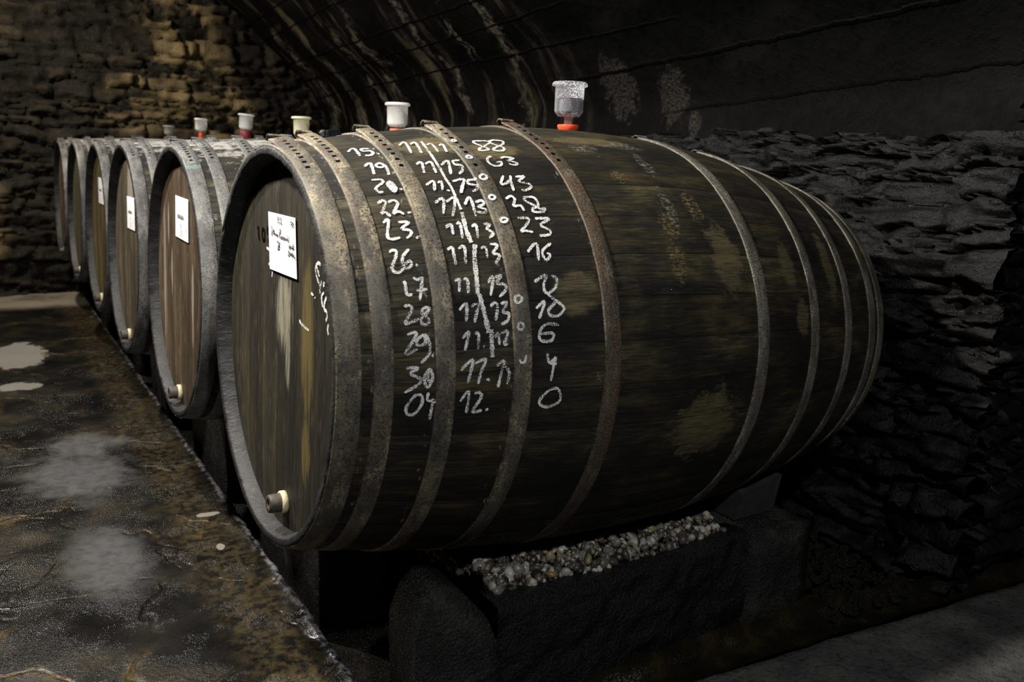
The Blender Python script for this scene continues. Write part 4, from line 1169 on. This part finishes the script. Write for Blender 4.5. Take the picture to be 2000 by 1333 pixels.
def note(barrel, corners, label, ink, prt, simple=False):
    """paper sheet pinned flat on a barrel head; corners = (top far, top near, bottom near, bottom far) in head coordinates"""
    M = Matrix.Translation(barrel.location) @ Matrix.Rotation(SKEW, 4, 'Z') @ Matrix.Rotation(TILT, 4, 'Y')
    c = np.mean(np.array(corners), axis=0)
    root_loc = M @ Vector((HEAD_X - .004, c[0], c[1]))
    V = []; n = 10
    for i in range(n + 1):
        for j in range(n + 1):
            a, b = i / n, j / n
            p = (np.array(corners[0]) * (1 - a) + np.array(corners[1]) * a) * (1 - b) + (np.array(corners[3]) * (1 - a) + np.array(corners[2]) * a) * b
            bulge = .0012 * math.sin(a * 3.1) * math.sin(b * 2.7)
            V.append((-.0005 - bulge, p[0] - c[0], p[1] - c[1]))
    m = (n + 1) ** 2
    V += [(v[0] + .0008, v[1], v[2]) for v in V]
    Fc = []
    g = grid_faces(n + 1, n + 1)
    Fc += [f for f in g] + [tuple(m + k for k in f[::-1]) for f in g]
    rim = [i * (n + 1) for i in range(n + 1)] + [n * (n + 1) + j for j in range(1, n + 1)] + [i * (n + 1) + n for i in range(n - 1, -1, -1)] + [j for j in range(n - 1, 0, -1)]
    for a, b in zip(rim, rim[1:] + rim[:1]):
        Fc.append((a, b, m + b, m + a))
    o = mesh('paper_note', V, Fc, M_PAPER, smooth=False)
    o.location = root_loc
    o.rotation_euler = (0, TILT, SKEW)
    tag(o, label, 'note', 'white paper notes on the barrel heads')
    pl = lambda y, z: (-.0027, y - c[0], z - c[1])
    if simple:
        strokes('side_note', ink[-3:], .003, M_INK, o, pl, None, 4)
        ink = ink[:-3]
    strokes('handwriting', ink, .0032 if not simple else .003, M_INK, o, pl, None, 3)
    strokes('printed_lines', prt, .0014, M_PRINT, o, pl, None, 3)
    return o


note(b1, ((.078, .327), (-.131, .327), (-.149, .189), (.059, .187)),
     'white handwritten note on the head of the nearest, chalked barrel', INK, PRT)


def small_note(barrel, cy, cz, tilt, label, full=True):
    w, h = .107, .074
    ct, st = math.cos(tilt), math.sin(tilt)
    rot = lambda a, b: (cy + a * ct - b * st, cz + a * st + b * ct)
    cs = (rot(w, h), rot(-w, h), rot(-w, -h), rot(w, -h))
    rng = random.Random(int(cy * 1000) + 5)
    ink = []
    for k in range(9):                          # one scribbled line, not legible in the photograph
        a = .06 - k * .0115
        ink.append([c for q in ((a, .012 + rng.uniform(-.003, .003)), (a - .004, -.004), (a - .008, .01)) for c in rot(*q)])
    ink.append([c for q in ((.008, -.018), (.002, -.03), (.006, -.036)) for c in rot(*q)])
    for k in range(3):
        a = -.088 + k * .006
        ink.append([c for q in ((a, -.02 - k * .008), (a - .008, -.024 - k * .008)) for c in rot(*q)])
    prt = []
    for k in range(4):
        for j in range(6):
            a = .02 - j * .008
            prt.append([c for q in ((a, -.043 - k * .006), (a - .005, -.043 - k * .006)) for c in rot(*q)])
    return note(barrel, cs, label, ink, prt, True)


small_note(b2, -.04, .236, .02, 'white note on the warm brown barrel head, second in the row')
small_note(barrels[2], -.085, .176, -.01, 'white note on the grey-brown barrel head, third in the row')
small_note(barrels[3], -.06, .222, .0, 'white note seen as a narrow strip on the fourth barrel head')
plug_far = None

# ------------------------------------------------------------------ airlock funnels on the bungs
def funnel(barrel, dx, Rb, sink, label, m_cup, m_bung, bung, body_h=.092, stem=.022, tilt=(0, 0), water=None, rim=.0505, body=.041, facets=False):
    """bung = (radius_top, radius_bottom, height) or None"""
    M = Matrix.Translation(barrel.location) @ Matrix.Rotation(SKEW, 4, 'Z') @ Matrix.Rotation(TILT, 4, 'Y')
    x = L_B / 2 - .0327 + dx
    p = M @ Vector((x, 0, float(rad_at(x, Rb)) - sink))
    root = empty('airlock_funnel', p, (tilt[0], tilt[1], 0))
    tag(root, label, 'funnel', 'plastic airlock funnels on the barrel bungs')
    z = 0.0
    if bung:
        rt, rb, h = bung
        lathe('rubber_bung', [(.0005, -.0015), (rb * .96, -.0015), (rb, 0), (rt, h - .003), (rt - .002, h), (.0105, h), (.0005, h - .001)], m_bung, root, 48)
        z = h
    s0 = z - .004
    z += stem
    t = .0018
    b = body
    prof = [(.0075, s0), (.0118, s0), (.0118, z), (b - .010, z + .002), (b - .002, z + .012), (b, z + .016), (b + .0008, z + body_h - .012),
            (rim - .001, z + body_h - .011), (rim, z + body_h - .009), (rim - .0005, z + body_h - .004), (rim - .004, z + body_h), (b + .001, z + body_h + .001),
            (b - t + .0008, z + body_h - .004), (b - t, z + .017), (b - .011, z + .005), (.0125, z + .004), (.0125, z + .045), (.0085, z + .045), (.0075, s0)]
    lathe('cup', prof, m_cup, root, 56)
    if facets:
        # inner bell standing over the tube, with its scalloped skirt
        V = []; Fc = []; seg = 48
        for k, (r, zz) in enumerate(((.027, z + .009), (.027, z + .046), (.024, z + .052), (.0005, z + .054), (.0005, z + .052), (.0225, z + .050), (.0252, z + .045), (.0252, z + .009))):
            for j in range(seg):
                a = j / seg * 2 * math.pi
                zj = zz + (.007 * abs(math.sin(a * 4)) if k in (0, 7) else 0)
                V.append((r * math.cos(a), r * math.sin(a), zj))
        mesh('bell', V, grid_faces(8, seg, True), m_cup, root)
        for k in range(16):
            pass
    if water:
        lathe('water', [(.0128, z + .0045), (b - .0115, z + .0055), (b - t - .0004, z + .018), (b - t - .0004, z + water), (.0128, z + water - .001), (.0128, z + .0045)], M_WATER, root, 48)
    return root


def mat_water():
    g = G('water')
    fr = g.node('ShaderNodeFresnel', {'IOR': 1.4}).outputs[0]
    gl = g.node('ShaderNodeBsdfGlossy', {'Color': (1, 1, 1, 1), 'Roughness': 0.03})
    tr = g.node('ShaderNodeBsdfTransparent', {0: (0.93, 0.95, 0.97, 1)})
    m = g.node('ShaderNodeMixShader', {0: fr})
    g.nt.links.new(tr.outputs[0], m.inputs[1])
    g.nt.links.new(gl.outputs[0], m.inputs[2])
    g.nt.links.new(m.outputs[0], g.out.inputs[0])
    return g.m


M_WATER = mat_water()
funnel(b1, 0.0, .593, .001, 'clear plastic funnel half full of water on a bright red bung', M_CLEAR, M_RED, (.0315, .027, .0165), .096, .021, water=.052, facets=True)
funnel(b2, 0.0, .562, -.0025, 'milky plastic funnel on a brick red bung, second barrel', M_MILK, M_BRICK, (.031, .031, .053), .096, .004)
funnel(barrels[2], -.01, .562, -.014, 'cream plastic funnel with no bung showing, third barrel', M_CREAM, M_BRICK, (.027, .027, .006), .100, .004, body=.039)
funnel(barrels[3], 0.0, .562, -.014, 'tilted milky plastic funnel on a wine red bung, fourth barrel', M_MILK, M_WINE, (.034, .036, .056), .098, .003, tilt=(.03, .07), rim=.051)
funnel(barrels[4], 0.0, .562, -.012, 'small milky funnel with a bit of red beneath, fifth barrel', M_MILK, M_RED, (.017, .019, .054), .092, .003, tilt=(0, .02), rim=.048, body=.042)
funnel(barrels[5], 0.0, .562, -.012, 'dull grey plastic funnel on the last barrel of the row', M_GREYP, M_BRICK, (.02, .02, .024), .080, .004, body=.04)

# ------------------------------------------------------------------ stone piers and wedges that carry the barrels
def rough_block(name, prof_xz, y0, y1, mat, label, group, seed, ny=26, amp=.02):
    """prof_xz: closed outline in x,z swept along y, roughened"""
    P = np.array(prof_xz + [prof_xz[0]], float)
    acc = np.concatenate([[0], np.cumsum(np.hypot(*np.diff(P, axis=0).T))])
    n = int(acc[-1] / .022)
    t = np.linspace(0, acc[-1], n, endpoint=False)
    px = np.interp(t, acc, P[:, 0]); pz = np.interp(t, acc, P[:, 1])
    cx, cz = px.mean(), pz.mean()
    ys = np.linspace(y0, y1, max(6, int((y1 - y0) / .022)))
    V = []
    for yi, y in enumerate(ys):
        ins = .985 if yi in (0, len(ys) - 1) else 1.0
        d = 1 + (fbm(t * 5 + seed, t * 0 + y * 5, seed) - .5) * amp * 4
        dy = (fbm(px * 9, pz * 9, seed + 3) - .5) * amp * 1.4
        for k in range(n):
            V.append((cx + (px[k] - cx) * d[k] * ins, y + dy[k], max(-.1, cz + (pz[k] - cz) * d[k] * ins)))
    Fc = grid_faces(len(ys), n, True)
    for (yi, flip) in ((0, False), (len(ys) - 1, True)):
        b = yi * n
        loop = [b + k for k in range(n)]
        rings = [loop]
        for s in (.66, .33):
            r = []
            for k in range(n):
                v = V[b + k]
                q = (cx + (v[0] - cx) * s, 0, cz + (v[2] - cz) * s)
                yy = ys[yi] + (fbm(q[0] * 9, q[2] * 9, seed + 3) - .5) * amp * 1.4 + (fbm(q[0] * 22, q[2] * 22, seed + 4) - .5) * amp * .7
                V.append((q[0], float(yy), q[2])); r.append(len(V) - 1)
            rings.append(r)
        V.append((cx, ys[yi], cz)); c = len(V) - 1
        for a, d2 in zip(rings, rings[1:]):
            for k in range(n):
                k2 = (k + 1) % n
                f = (a[k], a[k2], d2[k2], d2[k])
                Fc.append(f[::-1] if not flip else f)
        for k in range(n):
            f = (rings[-1][k], rings[-1][(k + 1) % n], c)
            Fc.append(f[::-1] if not flip else f)
    o = mesh(name, V, Fc, mat)
    return tag(o, label, 'stone pier', group)


yb = [b.location.y for b in barrels]
GP = 'stone piers carrying the barrels'
FRONT = [(.225, -.09), (.225, .285), (.245, .30), (.43, .30), (.45, .285), (.455, -.09)]
REAR = [(1.335, -.09), (1.335, .285), (1.35, .30), (1.575, .30), (1.59, .285), (1.595, -.09)]
rough_block('stone_pier', [(.21, -.09), (.205, .30), (.23, .365), (.27, .40), (.33, .375), (.40, .29), (.44, .19), (.455, .08), (.455, -.09)], -.45, -.30, M_PIER,
            'round-shouldered wet stone pier under the near side of the chalked barrel', GP, 3, amp=.016)
rough_block('stone_pier', REAR, -.45, -.17, M_PIER, 'square dark stone pier under the rear end of the chalked barrel', GP, 5, amp=.008)
names = ['first and second', 'second and third', 'third and fourth', 'fourth and fifth', 'fifth and last']
for i in range(5):
    m = (yb[i] + yb[i + 1]) / 2
    rough_block('stone_pier', FRONT, m - .33, m + .33, M_PIER, 'dark stone pier at the kerb between the %s barrels' % names[i], GP, 11 + i, amp=.01)
    if i < 2:
        rough_block('stone_pier', REAR, m - .33, m + .33, M_PIER, 'rear stone pier in the dark between the %s barrels' % names[i], GP, 21 + i, amp=.01)


def wedge(x0, x1, yc, side, ybar, Rb, label, y_in=.20, y_out=.36, zbot=.302, dz=0.0):
    """wooden chock between pier and barrel: its top follows the staves"""
    V = []; n = 8
    xs = (x0, (x0 + x1) / 2, x1)
    for x in xs:
        zc = AX + dz - x * math.sin(TILT)
        r = float(rad_at(x, Rb)) + .0045
        for i in range(n + 1):
            yo = y_in + (y_out - y_in) * i / n
            zt = zc - math.sqrt(r * r - yo * yo) - .002
            if i == n:
                zt -= .02
            V.append((x, ybar + side * yo, zt))
        for i in range(n + 1):
            yo = y_in + (y_out - y_in) * i / n
            V.append((x, ybar + side * (yo - .02 * (i == n)), zbot + .004))
    k = 2 * (n + 1)
    Fc = []
    for a in range(2):
        for i in range(n):
            Fc.append((a * k + i, (a + 1) * k + i, (a + 1) * k + i + 1, a * k + i + 1))
            Fc.append((a * k + n + 1 + i, a * k + n + 2 + i, (a + 1) * k + n + 2 + i, (a + 1) * k + n + 1 + i))
        Fc.append((a * k + n, (a + 1) * k + n, (a + 1) * k + k - 1, a * k + k - 1))
        Fc.append((a * k, a * k + n + 1, (a + 1) * k + n + 1, (a + 1) * k))
    for i in range(n):
        Fc.append((i, i + 1, n + 2 + i, n + 1 + i))
        b = 2 * k
        Fc.append((b + i + 1, b + i, b + n + 1 + i, b + n + 2 + i))
    vol = 0.0
    A = np.array(V); A = A - A.mean(axis=0)
    for f in Fc:
        for k2 in range(1, len(f) - 1):
            vol += np.dot(A[f[0]], np.cross(A[f[k2]], A[f[k2 + 1]]))
    if vol < 0:
        Fc = [f[::-1] for f in Fc]
    o = mesh('barrel_wedge', V, Fc, M_WEDGE, smooth=False)
    return tag(o, label, 'wedge', 'wooden wedges between piers and barrels')


wedge(1.345, 1.52, 0, -1, 0.0, .593, 'grey wooden wedge on the square rear pier under the chalked barrel', .20, .37)
wedge(1.36, 1.54, 0, 1, 0.0, .593, 'wooden wedge hidden in shadow behind the chalked barrel, at its rear end', .27, .36)
wedge(.25, .372, 0, 1, 0.0, .593, 'wooden wedge under the far side of the chalked barrel, at its front', .27, .36)
ords = ['second', 'third', 'fourth', 'fifth', 'last']
for i in range(1, 6):
    wedge(.25, .372, 0, -1, yb[i], .562, 'wooden wedge under the near side of the %s barrel' % ords[i - 1], .27, .36, dz=barrels[i].location.z - AX)
    if i < 5:
        wedge(.25, .372, 0, 1, yb[i], .562, 'wooden wedge under the far side of the %s barrel' % ords[i - 1], .27, .36, dz=barrels[i].location.z - AX)

# small dark metal clamp lying on top of the chalked barrel, between two hoops
M1 = Matrix.Translation(b1.location) @ Matrix.Rotation(SKEW, 4, 'Z') @ Matrix.Rotation(TILT, 4, 'Y')
xc = .158
p = M1 @ Vector((xc, .004, float(rad_at(xc, .593)) + .0002))
sl = -math.atan((float(rad_at(xc + .03, .593)) - float(rad_at(xc - .03, .593))) / .06) + TILT
cl = empty('metal_clamp', p, (0, sl, .12))
tag(cl, 'small dark metal clamp lying on top of the chalked barrel between two hoops', 'clamp')
M_IRON = mat_plain('blue_black_iron', (0.03, 0.036, 0.042), 0.35, 0.5, 120, 0.6, 0.5)
M_ZINC = mat_plain('zinc', (0.45, 0.46, 0.47), 0.35, 0.3, 120, 0.8, 0.3)


def bevel_box(name, c, s, r, mat, parent):
    bm = __import__('bmesh').new()
    import bmesh
    bmesh.ops.create_cube(bm, size=1, matrix=Matrix.Translation(c) @ Matrix.Diagonal((*s, 1)))
    bmesh.ops.bevel(bm, geom=list(bm.edges), offset=r, segments=2, affect='EDGES')
    me = bpy.data.meshes.new(name)
    bm.to_mesh(me); bm.free()
    me.materials.append(mat)
    return link(bpy.data.objects.new(name, me), parent)


bevel_box('jaw', (.010, 0, .0075), (.034, .016, .015), .0015, M_IRON, cl)
bevel_box('base_plate', (0, 0, .0012), (.058, .020, .0022), .0006, M_IRON, cl)
bo = lathe('bolt', [(.0005, 0), (.0035, 0), (.0035, .010), (.0062, .010), (.0062, .014), (.0005, .0145)], M_ZINC, cl, 6, 'z', (-.017, 0, .0022), smooth=False)
lathe('bolt', [(.0005, 0), (.0035, 0), (.0035, .007), (.0058, .007), (.0058, .011), (.0005, .0115)], M_ZINC, cl, 6, 'z', (-.023, -.004, .0022), smooth=False)
